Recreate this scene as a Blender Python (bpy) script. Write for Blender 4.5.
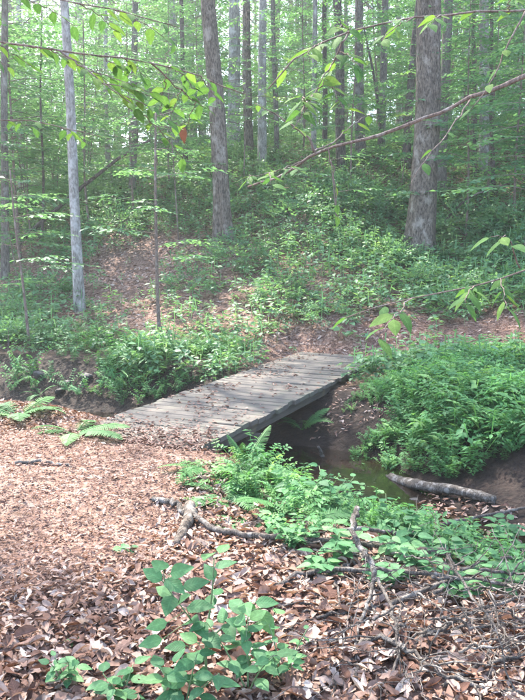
import bpy, math
import numpy as np
from mathutils import Vector

R = math.radians
for o in list(bpy.data.objects):
    bpy.data.objects.remove(o)
S = bpy.context.scene
COL = S.collection

# ------------------------------------------------------------------ camera
CAM = np.array([0.0, 0.0, 1.6])
PITCH = R(7.9)
FPX = 720.0                      # focal length in pixels of the 525 x 700 photograph
cam = bpy.data.cameras.new('camera')
cam.sensor_fit = 'VERTICAL'
cam.angle = 2 * math.atan(350 / FPX)
cam.sensor_fit = 'VERTICAL'
cam.sensor_height = 24.0
cam.lens = 24.0 * FPX / 700.0
cam.clip_end = 2000
cam.clip_start = 0.05
camo = bpy.data.objects.new('camera', cam)
COL.objects.link(camo)
camo.location = CAM
camo.rotation_euler = (math.pi / 2 - PITCH, 0, 0)
S.camera = camo

# ------------------------------------------------------------------ sky, sun, exposure
SUN_EL, SUN_AZ = R(54), R(-28)   # azimuth from +Y towards +X
w = bpy.data.worlds.new('World')
S.world = w
w.use_nodes = True
nt = w.node_tree
sky = nt.nodes.new('ShaderNodeTexSky')
sky.sky_type = 'NISHITA'
sky.sun_disc = False
sky.sun_elevation = SUN_EL
sky.sun_rotation = SUN_AZ
sky.air_density = 1.0
sky.dust_density = 2.0
sky.ozone_density = 1.0
bg = nt.nodes['Background']
bg.inputs[1].default_value = 0.15
nt.links.new(sky.outputs[0], bg.inputs[0])

sl = bpy.data.lights.new('sun', 'SUN')
sl.energy = 3.3
sl.angle = R(0.53)
sl.color = (1.0, 0.93, 0.82)
so = bpy.data.objects.new('sun', sl)
COL.objects.link(so)
sd = Vector((math.cos(SUN_EL) * math.sin(SUN_AZ), math.cos(SUN_EL) * math.cos(SUN_AZ), math.sin(SUN_EL)))
so.rotation_euler = (-sd).to_track_quat('-Z', 'Y').to_euler()
so.location = (0, 0, 40)

S.view_settings.view_transform = 'Standard'
S.view_settings.look = 'None'
S.view_settings.gamma = 1
S.view_settings.exposure = 2.85
S.view_settings.use_curve_mapping = False
S.render.engine = 'CYCLES'
S.cycles.max_bounces = 7
S.cycles.diffuse_bounces = 4
S.cycles.glossy_bounces = 2
S.cycles.transmission_bounces = 5
S.cycles.volume_bounces = 0
S.cycles.caustics_reflective = False
S.cycles.caustics_refractive = False
S.cycles.sample_clamp_indirect = 6.0
S.cycles.use_denoising = True

rng = np.random.default_rng(7)

# ------------------------------------------------------------------ terrain function
CREEK = np.array([(40, -20), (8, -.2), (3.0, 3.6), (1.4, 5.3), (-.05, 7.15), (-1.5, 8.6), (-3.4, 9.2), (-7, 10.6), (-14, 14), (-60, 30)], float)


def vnoise(x, y, seed=0):
    x = np.asarray(x, float); y = np.asarray(y, float)
    xi = np.floor(x).astype(np.int64); yi = np.floor(y).astype(np.int64)
    fx = x - xi; fy = y - yi
    fx = fx * fx * (3 - 2 * fx); fy = fy * fy * (3 - 2 * fy)

    def h(a, b):
        n = (a * 374761393 + b * 668265263 + seed * 974634777) & 0x7fffffff
        n = ((n ^ (n >> 13)) * 1274126177) & 0x7fffffff
        return ((n ^ (n >> 16)) & 0xffff) / 65535.0
    return (h(xi, yi) * (1 - fx) * (1 - fy) + h(xi + 1, yi) * fx * (1 - fy)
            + h(xi, yi + 1) * (1 - fx) * fy + h(xi + 1, yi + 1) * fx * fy)


def fbm(x, y, seed=0, octv=3):
    a, s, t = 1.0, 0.0, 0.0
    for k in range(octv):
        s = s + a * vnoise(np.asarray(x) * 2 ** k, np.asarray(y) * 2 ** k, seed + k)
        t += a; a *= 0.5
    return s / t


def creek_d(x, y):
    x = np.asarray(x, float); y = np.asarray(y, float)
    best = np.full(np.broadcast(x, y).shape, 1e9); sg = np.ones_like(best)
    for (ax, ay), (bx, by) in zip(CREEK[:-1], CREEK[1:]):
        ux, uy = bx - ax, by - ay
        L2 = ux * ux + uy * uy
        t = np.clip(((x - ax) * ux + (y - ay) * uy) / L2, 0, 1)
        dx = x - ax - t * ux; dy = y - ay - t * uy
        d = np.hypot(dx, dy)
        cr = ux * dy - uy * dx
        m = d < best - 1e-9
        sg = np.where(m, np.where(cr < 0, 1.0, -1.0), sg)
        best = np.where(m, d, best)
    return best * sg


def sstep(a, b, x):
    t = np.clip((x - a) / (b - a), 0, 1)
    return t * t * (3 - 2 * t)


def softplus(x):
    return np.logaddexp(0, x)


def H(x, y):
    x = np.asarray(x, float); y = np.asarray(y, float)
    d = creek_d(x, y) + 0.35 * (fbm(x * 0.8, y * 0.8, 3, 2) - 0.5)
    bed = np.where(d < 0, 1 - sstep(0.2, 1.75, -d), 1 - sstep(0.15, 1.6, d))
    hill = 0.40 * (0.5 * softplus((d - 2.9 - 1.7 * sstep(0.9, 3.6, x) * (1 - sstep(15, 24, y))) / 0.5) - 0.75 * 2 * softplus((d - 17) / 2))
    n = 0.10 * (fbm(x * 0.9, y * 0.9, 11, 3) - 0.5) + 0.02 * (fbm(x * 5, y * 5, 17, 2) - 0.5)
    n = n + sstep(4, 10, d) * 0.8 * (fbm(x * 0.22, y * 0.22, 23, 2) - 0.5)
    u = (x + 1.125) * 0.4205 + (y - 5.67) * 0.9073
    v = (x + 1.125) * 0.9073 - (y - 5.67) * 0.4205
    n = n - 0.18 * sstep(-0.1, 0.9, u) * (1 - sstep(2.2, 3.2, u)) * sstep(0.35, 0.9, v) * (1 - sstep(1.5, 2.4, v))
    n = n - 0.05 * sstep(0.1, 0.5, u) * (1 - sstep(4.6, 5.2, u)) * (1 - sstep(0.6, 0.8, np.abs(v)))
    z = -0.50 * bed + hill + n
    wn = (1 - sstep(0.75, 1.5, np.abs(v))) * sstep(-1.6, -0.5, u) * (1 - sstep(0.04, 0.26, u))
    z = z * (1 - wn) + (0.064 + 0.15 * n) * wn
    wd = (1 - sstep(0.62, 1.2, np.abs(v))) * (1 - sstep(5.35, 6.3, u)) * sstep(0.2, 0.45, u)
    return z * (1 - wd) + np.minimum(z, -0.03) * wd


def ray(px, py):
    vx = (px - 262.5) / FPX; vy = (350 - py) / FPX
    return np.array([vx, math.cos(PITCH) + vy * math.sin(PITCH), -math.sin(PITCH) + vy * math.cos(PITCH)])


def hit(px, py, lift=0.0):
    """where the view ray through a photo pixel meets the ground (+lift)"""
    r = ray(px, py)
    t = np.linspace(1.0, 90, 9000)
    P = CAM[None] + t[:, None] * r[None]
    below = P[:, 2] < H(P[:, 0], P[:, 1]) + lift
    i = int(np.argmax(below)) if below.any() else len(t) - 1
    return P[i]


def at(px, py, depth):
    r = ray(px, py)
    return CAM + r * (depth / r[1])


def proj(p):
    p = np.asarray(p, float) - CAM
    z = p[..., 1] * math.cos(PITCH) - p[..., 2] * math.sin(PITCH)
    u = p[..., 1] * math.sin(PITCH) + p[..., 2] * math.cos(PITCH)
    return 262.5 + FPX * p[..., 0] / z, 350 - FPX * u / z, z


# ------------------------------------------------------------------ mesh helpers
class MB:
    """collects polygons, then builds one mesh"""
    def __init__(s):
        s.V = []; s.L = []; s.T = []; s.A = []; s.n = 0

    def add(s, V, loops, tot, rnd=None):
        V = np.asarray(V, float); loops = np.asarray(loops, np.int64); tot = np.asarray(tot, np.int64)
        s.V.append(V); s.L.append(loops + s.n); s.T.append(tot)
        s.A.append(np.zeros(len(tot)) + (0.5 if rnd is None else rnd))
        s.n += len(V)

    def tpl(s):
        return np.concatenate(s.V), np.concatenate(s.L), np.concatenate(s.T)

    def inst(s, tpl, P, M, rnd):
        """many copies of template: P (N,3), M (N,3,3) columns are the axes with scale, rnd (N)"""
        V, L, T = tpl[:3]
        N = len(P)
        if N == 0:
            return
        W = np.einsum('nij,vj->nvi', M, V) + P[:, None, :]
        off = np.arange(N)[:, None] * len(V)
        s.V.append(W.reshape(-1, 3)); s.L.append((L[None] + off).reshape(-1) + s.n); s.T.append(np.tile(T, N))
        s.A.append(np.repeat(rnd, len(T)))
        s.n += N * len(V)

    def tube(s, pts, rad, sides=8, cap=True, wob=0.0, rnd=None, seed=0, rmod=None):
        pts = np.asarray(pts, float); rad = np.asarray(rad, float)
        n = len(pts)
        tan = np.gradient(pts, axis=0)
        tan /= np.linalg.norm(tan, axis=1)[:, None] + 1e-12
        ref = np.array([1.0, 0, 0]) if abs(tan[0][0]) < 0.8 else np.array([0, 1.0, 0])
        a = ref[None] - (tan @ ref)[:, None] * tan
        a /= np.linalg.norm(a, axis=1)[:, None]
        b = np.cross(tan, a)
        th = np.linspace(0, 2 * math.pi, sides, endpoint=False)
        rr = rad[:, None] * np.ones(sides)[None]
        if wob:
            g = np.random.default_rng(seed)
            k = g.normal(size=(n, sides)); k = (k + np.roll(k, 1, 0) + np.roll(k, -1, 0)) / 1.7
            rr = rr * (1 + wob * k)
        if rmod is not None:
            rr = rr * rmod
        V = pts[:, None] + rr[..., None] * (np.cos(th)[None, :, None] * a[:, None] + np.sin(th)[None, :, None] * b[:, None])
        V = V.reshape(-1, 3)
        i = np.arange(n - 1)[:, None] * sides; j = np.arange(sides)[None]; k = (j + 1) % sides
        Q = np.stack([i + j, i + k, i + sides + k, i + sides + j], -1).reshape(-1)
        tot = [4] * ((n - 1) * sides)
        Q = list(Q)
        if cap:
            Q += list(range(sides))[::-1] + list(range((n - 1) * sides, n * sides)); tot += [sides, sides]
        s.add(V, Q, tot, rnd)

    def box(s, c, ax, ay, az, rnd=None):
        c, ax, ay, az = map(np.asarray, (c, ax, ay, az))
        V = [c + i * ax + j * ay + k * az for k in (-1, 1) for j in (-1, 1) for i in (-1, 1)]
        s.add(V, [0, 2, 3, 1, 4, 5, 7, 6, 0, 1, 5, 4, 2, 6, 7, 3, 0, 4, 6, 2, 1, 3, 7, 5], [4] * 6, rnd)

    def mesh(s, name, mat, smooth=True):
        V, L, T = s.tpl(); A = np.concatenate(s.A)
        me = bpy.data.meshes.new(name)
        me.vertices.add(len(V)); me.vertices.foreach_set('co', V.astype(np.float32).ravel())
        me.loops.add(len(L)); me.loops.foreach_set('vertex_index', L.astype(np.int32))
        me.polygons.add(len(T))
        st = np.concatenate([[0], np.cumsum(T)[:-1]])
        me.polygons.foreach_set('loop_start', st.astype(np.int32))
        me.polygons.foreach_set('loop_total', T.astype(np.int32))
        me.polygons.foreach_set('use_smooth', np.full(len(T), smooth))
        at_ = me.attributes.new('rnd', 'FLOAT', 'FACE'); at_.data.foreach_set('value', A.astype(np.float32))
        me.update(calc_edges=True); me.validate()
        me.materials.append(mat)
        return me


def link(name, me, parent=None, loc=None, **kw):
    o = bpy.data.objects.new(name, me); COL.objects.link(o)
    if parent is not None:
        o.parent = parent
    if loc is not None:
        o.location = loc
    for k, v in kw.items():
        o[k] = v
    return o


def thing(name, loc, label, cat, group=None, rz=0.0):
    o = bpy.data.objects.new(name, None); COL.objects.link(o)
    o.location = loc; o.rotation_euler = (0, 0, rz); o.empty_display_size = 0.2
    o['label'] = label; o['category'] = cat
    if group:
        o['group'] = group
    return o


def copy_tree(o, parent=None):
    c = o.copy(); COL.objects.link(c)
    if parent is not None:
        c.parent = parent
    for ch in list(o.children):
        copy_tree(ch, c)
    return c


def frames(fwd, up):
    """rotation matrices with y along fwd and z near up"""
    f = fwd / (np.linalg.norm(fwd, axis=-1, keepdims=True) + 1e-9)
    x = np.cross(f, up); x /= np.linalg.norm(x, axis=-1, keepdims=True) + 1e-9
    z = np.cross(x, f)
    return np.stack([x, f, z], -1)


def ordinal(k):
    W = ['first', 'second', 'third', 'fourth', 'fifth', 'sixth', 'seventh', 'eighth', 'ninth', 'tenth', 'eleventh', 'twelfth',
         'thirteenth', 'fourteenth', 'fifteenth', 'sixteenth', 'seventeenth', 'eighteenth', 'nineteenth']
    if k < 19:
        return W[k]
    tens = {2: 'twent', 3: 'thirt', 4: 'fort', 5: 'fift', 6: 'sixt', 7: 'sevent', 8: 'eight', 9: 'ninet'}[(k + 1) // 10]
    u = (k + 1) % 10
    return tens + ('ieth' if u == 0 else 'y-' + W[u - 1])


# ------------------------------------------------------------------ materials
def nodes(name):
    m = bpy.data.materials.new(name); m.use_nodes = True
    t = m.node_tree
    return m, t, t.nodes['Principled BSDF'], t.nodes['Material Output']


def N(t, typ, **kw):
    n = t.nodes.new(typ)
    for k, v in kw.items():
        setattr(n, k, v)
    return n


def ramp(t, stops, src):
    r = N(t, 'ShaderNodeValToRGB')
    e = r.color_ramp.elements
    while len(e) < len(stops):
        e.new(0.5)
    for el, (p, c) in zip(e, stops):
        el.position = p; el.color = (*c, 1)
    t.links.new(src, r.inputs[0])
    return r.outputs[0]


def mixc(t, fac, a, b, mode='MIX'):
    m = N(t, 'ShaderNodeMix', data_type='RGBA', blend_type=mode)
    for sock, v in ((m.inputs[0], fac), (m.inputs[6], a), (m.inputs[7], b)):
        if hasattr(v, 'is_linked') or isinstance(v, bpy.types.NodeSocket):
            t.links.new(v, sock)
        elif isinstance(v, (int, float)):
            sock.default_value = v
        else:
            sock.default_value = (*v, 1)
    return m.outputs[2]


def noise(t, scale, vec=None, detail=3.0, rough=0.55):
    n = N(t, 'ShaderNodeTexNoise'); n.inputs['Scale'].default_value = scale
    n.inputs['Detail'].default_value = detail; n.inputs['Roughness'].default_value = rough
    if vec is not None:
        t.links.new(vec, n.inputs['Vector'])
    return n.outputs[0]


def coords(t, scale=(1, 1, 1), kind='Object'):
    tc = N(t, 'ShaderNodeTexCoord'); mp = N(t, 'ShaderNodeMapping')
    mp.inputs['Scale'].default_value = scale
    t.links.new(tc.outputs[kind], mp.inputs[0])
    return mp.outputs[0]


def bump(t, h, strength, dist, bs):
    b = N(t, 'ShaderNodeBump'); b.inputs['Strength'].default_value = strength; b.inputs['Distance'].default_value = dist
    t.links.new(h, b.inputs['Height']); t.links.new(b.outputs[0], bs.inputs['Normal'])


def rnd_src(t, obj):
    if obj:
        return N(t, 'ShaderNodeObjectInfo').outputs['Random']
    return N(t, 'ShaderNodeAttribute', attribute_name='rnd').outputs['Fac']


def leaf_mat(name, stops, trans=0.4, obj=False, tcol=(1.45, 1.43, 0.78), rough=0.55, spec=0.2, nsc=None, veins=False):
    m, t, bs, out = nodes(name)
    c = ramp(t, stops, rnd_src(t, obj))
    v = noise(t, nsc or (30.0 if obj else 3.0), coords(t), 2)
    c = mixc(t, 1.0, c, ramp(t, [(0.3, (0.72, 0.72, 0.72)), (0.7, (1.2, 1.2, 1.2))], v), 'MULTIPLY')
    if veins:
        sx = N(t, 'ShaderNodeSeparateXYZ'); t.links.new(N(t, 'ShaderNodeTexCoord').outputs['Object'], sx.inputs[0])
        ab = N(t, 'ShaderNodeMath', operation='ABSOLUTE'); t.links.new(sx.outputs[0], ab.inputs[0])
        k1 = N(t, 'ShaderNodeMath', operation='MULTIPLY_ADD'); k1.inputs[1].default_value = -0.9
        t.links.new(ab.outputs[0], k1.inputs[0]); t.links.new(sx.outputs[1], k1.inputs[2])
        k2 = N(t, 'ShaderNodeMath', operation='MULTIPLY'); k2.inputs[1].default_value = 52.0; t.links.new(k1.outputs[0], k2.inputs[0])
        k3 = N(t, 'ShaderNodeMath', operation='SINE'); t.links.new(k2.outputs[0], k3.inputs[0])
        vein = ramp(t, [(0.80, (0, 0, 0)), (0.98, (0.14, 0.14, 0.14))], k3.outputs[0])
        rib = ramp(t, [(0.0, (0.6, 0.6, 0.6)), (0.022, (0, 0, 0))], ab.outputs[0])
        both = mixc(t, 1.0, vein, rib, 'ADD')
        lite = mixc(t, 1.0, c, (1.5, 1.4, 1.5), 'MULTIPLY')
        c = mixc(t, both, c, lite)
        bump(t, k3.outputs[0], 0.1, 0.02, bs)
    t.links.new(c, bs.inputs['Base Color'])
    bs.inputs['Roughness'].default_value = rough
    bs.inputs['Specular IOR Level'].default_value = spec
    tr = N(t, 'ShaderNodeBsdfTranslucent')
    t.links.new(mixc(t, 1.0, c, tcol, 'MULTIPLY'), tr.inputs[0])
    mx = N(t, 'ShaderNodeMixShader'); mx.inputs[0].default_value = trans
    t.links.new(bs.outputs[0], mx.inputs[1]); t.links.new(tr.outputs[0], mx.inputs[2])
    t.links.new(mx.outputs[0], out.inputs[0])
    return m


M_LEAF = leaf_mat('understory_leaf', [(0.0, (0.065, 0.15, 0.085)), (0.5, (0.105, 0.225, 0.12)), (0.85, (0.14, 0.27, 0.125)), (1.0, (0.20, 0.30, 0.11))], 0.48, spec=.2, rough=.5)
M_CROWN = leaf_mat('crown_leaf', [(0.0, (0.06, 0.135, 0.065)), (0.6, (0.10, 0.21, 0.09)), (1.0, (0.16, 0.27, 0.09))], 0.48)
M_FEATHER = leaf_mat('bank_plant_leaf', [(0.0, (0.055, 0.155, 0.065)), (0.6, (0.10, 0.25, 0.095)), (1.0, (0.20, 0.36, 0.13))], 0.45)
M_COVER = leaf_mat('ground_cover_leaf', [(0.0, (0.08, 0.17, 0.09)), (0.6, (0.135, 0.27, 0.135)), (1.0, (0.22, 0.35, 0.15))], 0.42, spec=.3, rough=.5)
M_FERN = leaf_mat('fern_frond', [(0.0, (0.06, 0.16, 0.06)), (1.0, (0.11, 0.25, 0.08))], 0.4, obj=True)
M_SHRUB = leaf_mat('shrub_leaf', [(0.0, (0.05, 0.145, 0.065)), (0.6, (0.085, 0.215, 0.095)), (1.0, (0.14, 0.28, 0.115))], 0.42, obj=True, veins=True, nsc=4)
M_BEECH = leaf_mat('near_branch_leaf', [(0.0, (0.05, 0.12, 0.04)), (0.6, (0.075, 0.16, 0.045)), (1.0, (0.12, 0.20, 0.05))], 0.42, obj=True, veins=True, nsc=4, spec=.08, rough=.7, tcol=(1.3, 1.3, .75))
DEAD = [(0.0, (0.09, 0.047, 0.035)), (0.25, (0.165, 0.096, 0.073)), (0.5, (0.255, 0.170, 0.135)), (0.75, (0.35, 0.262, 0.22)), (1.0, (0.48, 0.41, 0.36))]
M_DEAD = leaf_mat('dry_leaf', DEAD, 0.15, tcol=(1.2, 0.9, 0.6), rough=0.7, nsc=45, spec=.08)
M_DEADO = leaf_mat('dry_leaf_single', DEAD, 0.15, obj=True, tcol=(1.2, 0.9, 0.6), rough=0.7, nsc=5, spec=.08, veins=True)
TRAILC = [(0.0, (0.075, 0.036, 0.028)), (0.4, (0.14, 0.075, 0.059)), (0.8, (0.215, 0.132, 0.107)), (1.0, (0.35, 0.265, 0.228))]
M_CRUMB = leaf_mat('crumbled_leaf', TRAILC, 0.1, tcol=(1.2, 0.9, 0.6), rough=0.6)
M_RUST = leaf_mat('withered_leaf', [(0, (0.16, 0.055, 0.025)), (1, (0.2, 0.07, 0.035))], 0.1, obj=True, tcol=(1.3, 0.8, 0.5))


def bark_mat(name, dark, light, patch, patch_amt=0.5, furrow=1.0, scale=1.0, zs=0.3):
    m, t, bs, out = nodes(name)
    v = coords(t, (1, 1, zs))
    f = noise(t, 38 * scale, v, 4, 0.65)
    f2 = noise(t, 9 * scale, coords(t, (1, 1, 0.3)), 3)
    c = ramp(t, [(0.36, dark), (0.62, light)], f)
    p = noise(t, 5.0 * scale, coords(t, (1, 1, 0.6)), 5, 0.7)
    pm = ramp(t, [(0.56 - 0.1 * patch_amt, (0, 0, 0)), (0.70 - 0.1 * patch_amt, (1, 1, 1))], p)
    c = mixc(t, pm, c, patch)
    c = mixc(t, 1.0, c, ramp(t, [(0.25, (0.72, 0.72, 0.72)), (0.75, (1.2, 1.2, 1.2))], f2), 'MULTIPLY')
    t.links.new(c, bs.inputs['Base Color'])
    bs.inputs['Roughness'].default_value = 0.9; bs.inputs['Specular IOR Level'].default_value = 0.15
    bump(t, f, 0.9 * furrow, 0.03, bs)
    return m


M_OAK = bark_mat('oak_bark', (0.045, 0.036, 0.03), (0.18, 0.147, 0.122), (0.28, 0.25, 0.22), 0.4, 1.3, 0.9, 0.33)
M_GREY = bark_mat('grey_bark', (0.07, 0.06, 0.055), (0.17, 0.15, 0.135), (0.24, 0.23, 0.21), 0.4, 0.8)
M_BIRCH = bark_mat('pale_bark', (0.12, 0.11, 0.10), (0.28, 0.265, 0.25), (0.38, 0.37, 0.36), 0.7, 0.4)
M_DARK = bark_mat('dark_bark', (0.045, 0.036, 0.032), (0.13, 0.105, 0.095), (0.2, 0.18, 0.17), 0.1, 0.9)
M_TWIG = bark_mat('twig_bark', (0.09, 0.065, 0.055), (0.20, 0.15, 0.13), (0.27, 0.24, 0.22), 0.2, 0.5, 2)
M_STICK = bark_mat('dead_stick_bark', (0.05, 0.042, 0.037), (0.155, 0.132, 0.117), (0.29, 0.27, 0.25), 0.45, 0.8, 3)
M_LOG = bark_mat('log_bark', (0.06, 0.05, 0.042), (0.19, 0.165, 0.145), (0.38, 0.355, 0.33), 0.55, 1.0, 4)

M_STEM, t, bs, out = nodes('green_stem')
bs.inputs['Base Color'].default_value = (0.09, 0.15, 0.06, 1); bs.inputs['Roughness'].default_value = 0.6

M_PALEWOOD, t, bs, out = nodes('broken_wood')
t.links.new(ramp(t, [(0.3, (0.42, 0.36, 0.31)), (0.7, (0.72, 0.68, 0.64))], noise(t, 60, coords(t), 4)), bs.inputs['Base Color'])
bs.inputs['Roughness'].default_value = 0.85

# weathered plank
M_PLANK, t, bs, out = nodes('weathered_plank')
v = coords(t, (1.2, 22, 22))
g = noise(t, 3.0, v, 5, 0.7)
rr = N(t, 'ShaderNodeObjectInfo').outputs['Random']
c = ramp(t, [(0.25, (0.05, 0.042, 0.036)), (0.55, (0.088, 0.076, 0.067)), (0.8, (0.135, 0.12, 0.108))], g)
c = mixc(t, 1.0, c, ramp(t, [(0, (0.75, 0.75, 0.76)), (0.5, (1.0, 0.98, 0.95)), (1, (1.2, 1.17, 1.12))], rr), 'MULTIPLY')
st = noise(t, 2.2, coords(t, kind='Object'), 4, 0.65)
c = mixc(t, ramp(t, [(0.5, (0, 0, 0)), (0.72, (1, 1, 1))], st), c, (0.085, 0.088, 0.06))
t.links.new(c, bs.inputs['Base Color']); bs.inputs['Roughness'].default_value = 0.85
bump(t, g, 0.5, 0.008, bs)

M_BEAM, t, bs, out = nodes('bridge_beam_wood')
v = coords(t, (14, 1, 14))
g = noise(t, 4.0, v, 4, 0.65)
c = ramp(t, [(0.3, (0.03, 0.025, 0.02)), (0.7, (0.075, 0.06, 0.048))], g)
st = noise(t, 0.9, coords(t), 2)
c = mixc(t, ramp(t, [(0.56, (0, 0, 0)), (0.64, (1, 1, 1))], st), c, (0.30, 0.22, 0.12))
t.links.new(c, bs.inputs['Base Color']); bs.inputs['Roughness'].default_value = 0.8
bump(t, g, 0.5, 0.01, bs)

# forest floor
M_GROUND, t, bs, out = nodes('forest_floor')
co = coords(t)
wv = N(t, 'ShaderNodeTexNoise'); wv.inputs['Scale'].default_value = 9.0
t.links.new(co, wv.inputs['Vector'])
av = N(t, 'ShaderNodeVectorMath', operation='MULTIPLY_ADD')
t.links.new(wv.outputs['Color'], av.inputs[0]); av.inputs[1].default_value = (0.10, 0.10, 0.10); t.links.new(co, av.inputs[2])
vo = N(t, 'ShaderNodeTexVoronoi'); vo.inputs['Scale'].default_value = 22.0; vo.inputs['Randomness'].default_value = 1.0
t.links.new(av.outputs[0], vo.inputs['Vector'])
sp = N(t, 'ShaderNodeSeparateColor'); t.links.new(vo.outputs['Color'], sp.inputs[0])
litter = ramp(t, [(0.0, (0.075, 0.04, 0.03)), (0.35, (0.15, 0.085, 0.062)), (0.7, (0.24, 0.145, 0.11)), (1.0, (0.36, 0.25, 0.20))], sp.outputs[0])
big = noise(t, 0.9, co, 4, 0.6)
soil = ramp(t, [(0.3, (0.06, 0.04, 0.03)), (0.7, (0.16, 0.10, 0.075))], noise(t, 14, co, 5, 0.7))
c = mixc(t, ramp(t, [(0.45, (0, 0, 0)), (0.65, (0.7, 0.7, 0.7))], big), litter, soil)
mud = N(t, 'ShaderNodeAttribute', attribute_name='mud').outputs['Fac']
mud_shade_c = ramp(t, [(0.3, (0.010, 0.007, 0.006)), (0.7, (0.036, 0.022, 0.017))], noise(t, 11, co, 5, 0.7))  # wet mud, darkened further to stand in for shade from foliage above
c = mixc(t, mud, c, mud_shade_c)
t.links.new(c, bs.inputs['Base Color'])
rm = N(t, 'ShaderNodeMapRange'); rm.inputs[3].default_value = 0.9; rm.inputs[4].default_value = 0.8
t.links.new(mud, rm.inputs[0]); t.links.new(rm.outputs[0], bs.inputs['Roughness'])
bs.inputs['Specular IOR Level'].default_value = 0.2
mm = N(t, 'ShaderNodeMath', operation='MULTIPLY_ADD'); mm.inputs[1].default_value = 0.6
t.links.new(vo.outputs['Distance'], mm.inputs[0]); t.links.new(noise(t, 30, co, 4, 0.7), mm.inputs[2])
bump(t, mm.outputs[0], 0.9, 0.03, bs)

M_WATER, t, bs, out = nodes('creek_water')
bs.inputs['Base Color'].default_value = (0.012, 0.008, 0.006, 1); bs.inputs['Roughness'].default_value = 0.06
bs.inputs['Specular IOR Level'].default_value = 0.5
bump(t, noise(t, 7, coords(t), 2), 0.12, 0.02, bs)

M_ROCK, t, bs, out = nodes('creek_stone')
c = ramp(t, [(0.3, (0.028, 0.024, 0.022)), (0.6, (0.07, 0.062, 0.058)), (0.85, (0.13, 0.125, 0.12))], noise(t, 8, coords(t), 6, 0.7))
t.links.new(c, bs.inputs['Base Color']); bs.inputs['Roughness'].default_value = 0.6
bump(t, noise(t, 25, coords(t), 4), 0.5, 0.02, bs)

# ------------------------------------------------------------------ leaf and plant templates


def leaf4(wd=0.3, fold=0.06, droop=0.05):
    m = MB()
    m.add([(0, 0, 0), (-wd, 0.45, fold), (0, 1, -droop), (wd, 0.45, fold)], [0, 2, 1, 0, 3, 2], [3, 3])
    return m.tpl()


def leaf6(wd=0.28, fold=0.06, droop=0.08):
    m = MB()
    m.add([(0, 0, 0), (-wd * .85, 0.25, fold), (-wd, 0.5, fold), (-wd * .55, .78, fold * .5 - droop * .5), (0, 1, -droop),
           (wd * .55, .78, fold * .5 - droop * .5), (wd, 0.5, fold), (wd * .85, 0.25, fold), (0, .5, 0)],
          [0, 8, 2, 1, 8, 4, 3, 2, 0, 7, 6, 8, 8, 6, 5, 4], [4, 4, 4, 4])
    return m.tpl()


def leaf_hi(wd=0.30, fold=0.07, droop=0.15, petiole=0.12, curl=0.0, tipw=1.0, seed=0):
    """ovate leaf with toothed edge, folded along the midrib, unit length along +y"""
    g = np.random.default_rng(seed)
    m = MB()
    n = 9
    ts = np.linspace(0, 1, n)
    prof = np.sin(math.pi * ts ** 0.78) ** 0.8 * (1 - 0.42 * ts ** 2 * tipw)
    V = []
    for t_, p in zip(ts, prof):
        z0 = -droop * t_ ** 2
        tooth = 1 + 0.05 * g.uniform(-1, 1)
        ww = wd * p * tooth
        for j in (-1, -0.5, 0, 0.5, 1):
            V.append((j * ww, t_, z0 + fold * abs(j) * p - curl * j * j * p + g.uniform(-.006, .006)))
    L = []
    for i in range(n - 1):
        for j in range(4):
            a = i * 5 + j
            L += [a, a + 1, a + 6, a + 5]
    m.add(V, L, [4] * ((n - 1) * 4))
    m.tube([(0, -petiole, 0), (0, 0.02, 0.0)], [0.012, 0.012], 4)
    return m


def dead_tpl(seed, nl, nw, wd=0.26, lobe=0.0):
    g = np.random.default_rng(seed)
    lp = g.uniform(0, 6.28)
    a = g.uniform(-0.7, 1.3); b = g.uniform(-.8, .9); tw = g.uniform(-.9, .9); k = g.uniform(-.25, .25)
    ts = np.linspace(0, 1, nl); js = np.linspace(-1, 1, nw)
    V = []
    for t_ in ts:
        ww = wd * max(0.03, math.sin(math.pi * min(1, t_ * 0.97 + .02)) ** 0.8) * g.uniform(.88, 1.1)
        for j in js:
            x = j * ww * (1 + lobe * math.sin(t_ * 19 + lp + (1.2 if j > 0 else 0)) * abs(j))
            V.append((x + k * (t_ - .5) ** 2, t_ - 0.5, a * j * j * ww * 1.1 + b * (t_ - .5) ** 2 * 0.8 + tw * x * (t_ - .5)))
    L = []
    for i in range(nl - 1):
        for j in range(nw - 1):
            q = i * nw + j
            L += [q, q + 1, q + nw + 1, q + nw]
    m = MB(); m.add(V, L, [4] * ((nl - 1) * (nw - 1)))
    return m


def spray(seed, leaves=7, leaf=0.11, length=0.55, sides=2, tpl=None):
    """flat twig with alternate leaves, y forward, z up"""
    g = np.random.default_rng(seed)
    tpl = tpl or leaf4()
    m = MB()
    P, F = [], []
    axes = [((0, 0, 0), (0, 1, 0), length)]
    for s in range(sides):
        y0 = length * g.uniform(0.15, 0.55); an = (1 if s % 2 else -1) * R(g.uniform(35, 60))
        axes.append(((0, y0, 0), (math.sin(an), math.cos(an), 0), length * g.uniform(.5, .75)))
    for p0, d, ln in axes:
        p0, d = np.array(p0), np.array(d)
        n = max(3, int(leaves * ln / length))
        m.add([p0, p0 + d * ln * 1.0 + (0, 0, -.05 * ln), p0 + (0, 0, .008)], [0, 1, 2], [3])
        for i in range(n):
            u = (i + 1) / n
            side = 1 if i % 2 else -1
            an = side * R(g.uniform(35, 65)) * (0.25 if i == n - 1 else 1)
            dd = np.array([d[0] * math.cos(an) + d[1] * math.sin(an), -d[0] * math.sin(an) + d[1] * math.cos(an), g.uniform(-.3, .1)])
            P.append(p0 + d * ln * u + (0, 0, -.05 * ln * u)); F.append(dd)
    P = np.array(P); F = np.array(F)
    up = np.array([0, 0, 1.0])[None] + g.normal(0, 0.22, (len(P), 3))
    M = frames(F, up) * (leaf * g.uniform(.7, 1.15, len(P)))[:, None, None]
    m.inst(tpl, P, M, np.full(len(P), .5))
    return m.tpl()


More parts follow.
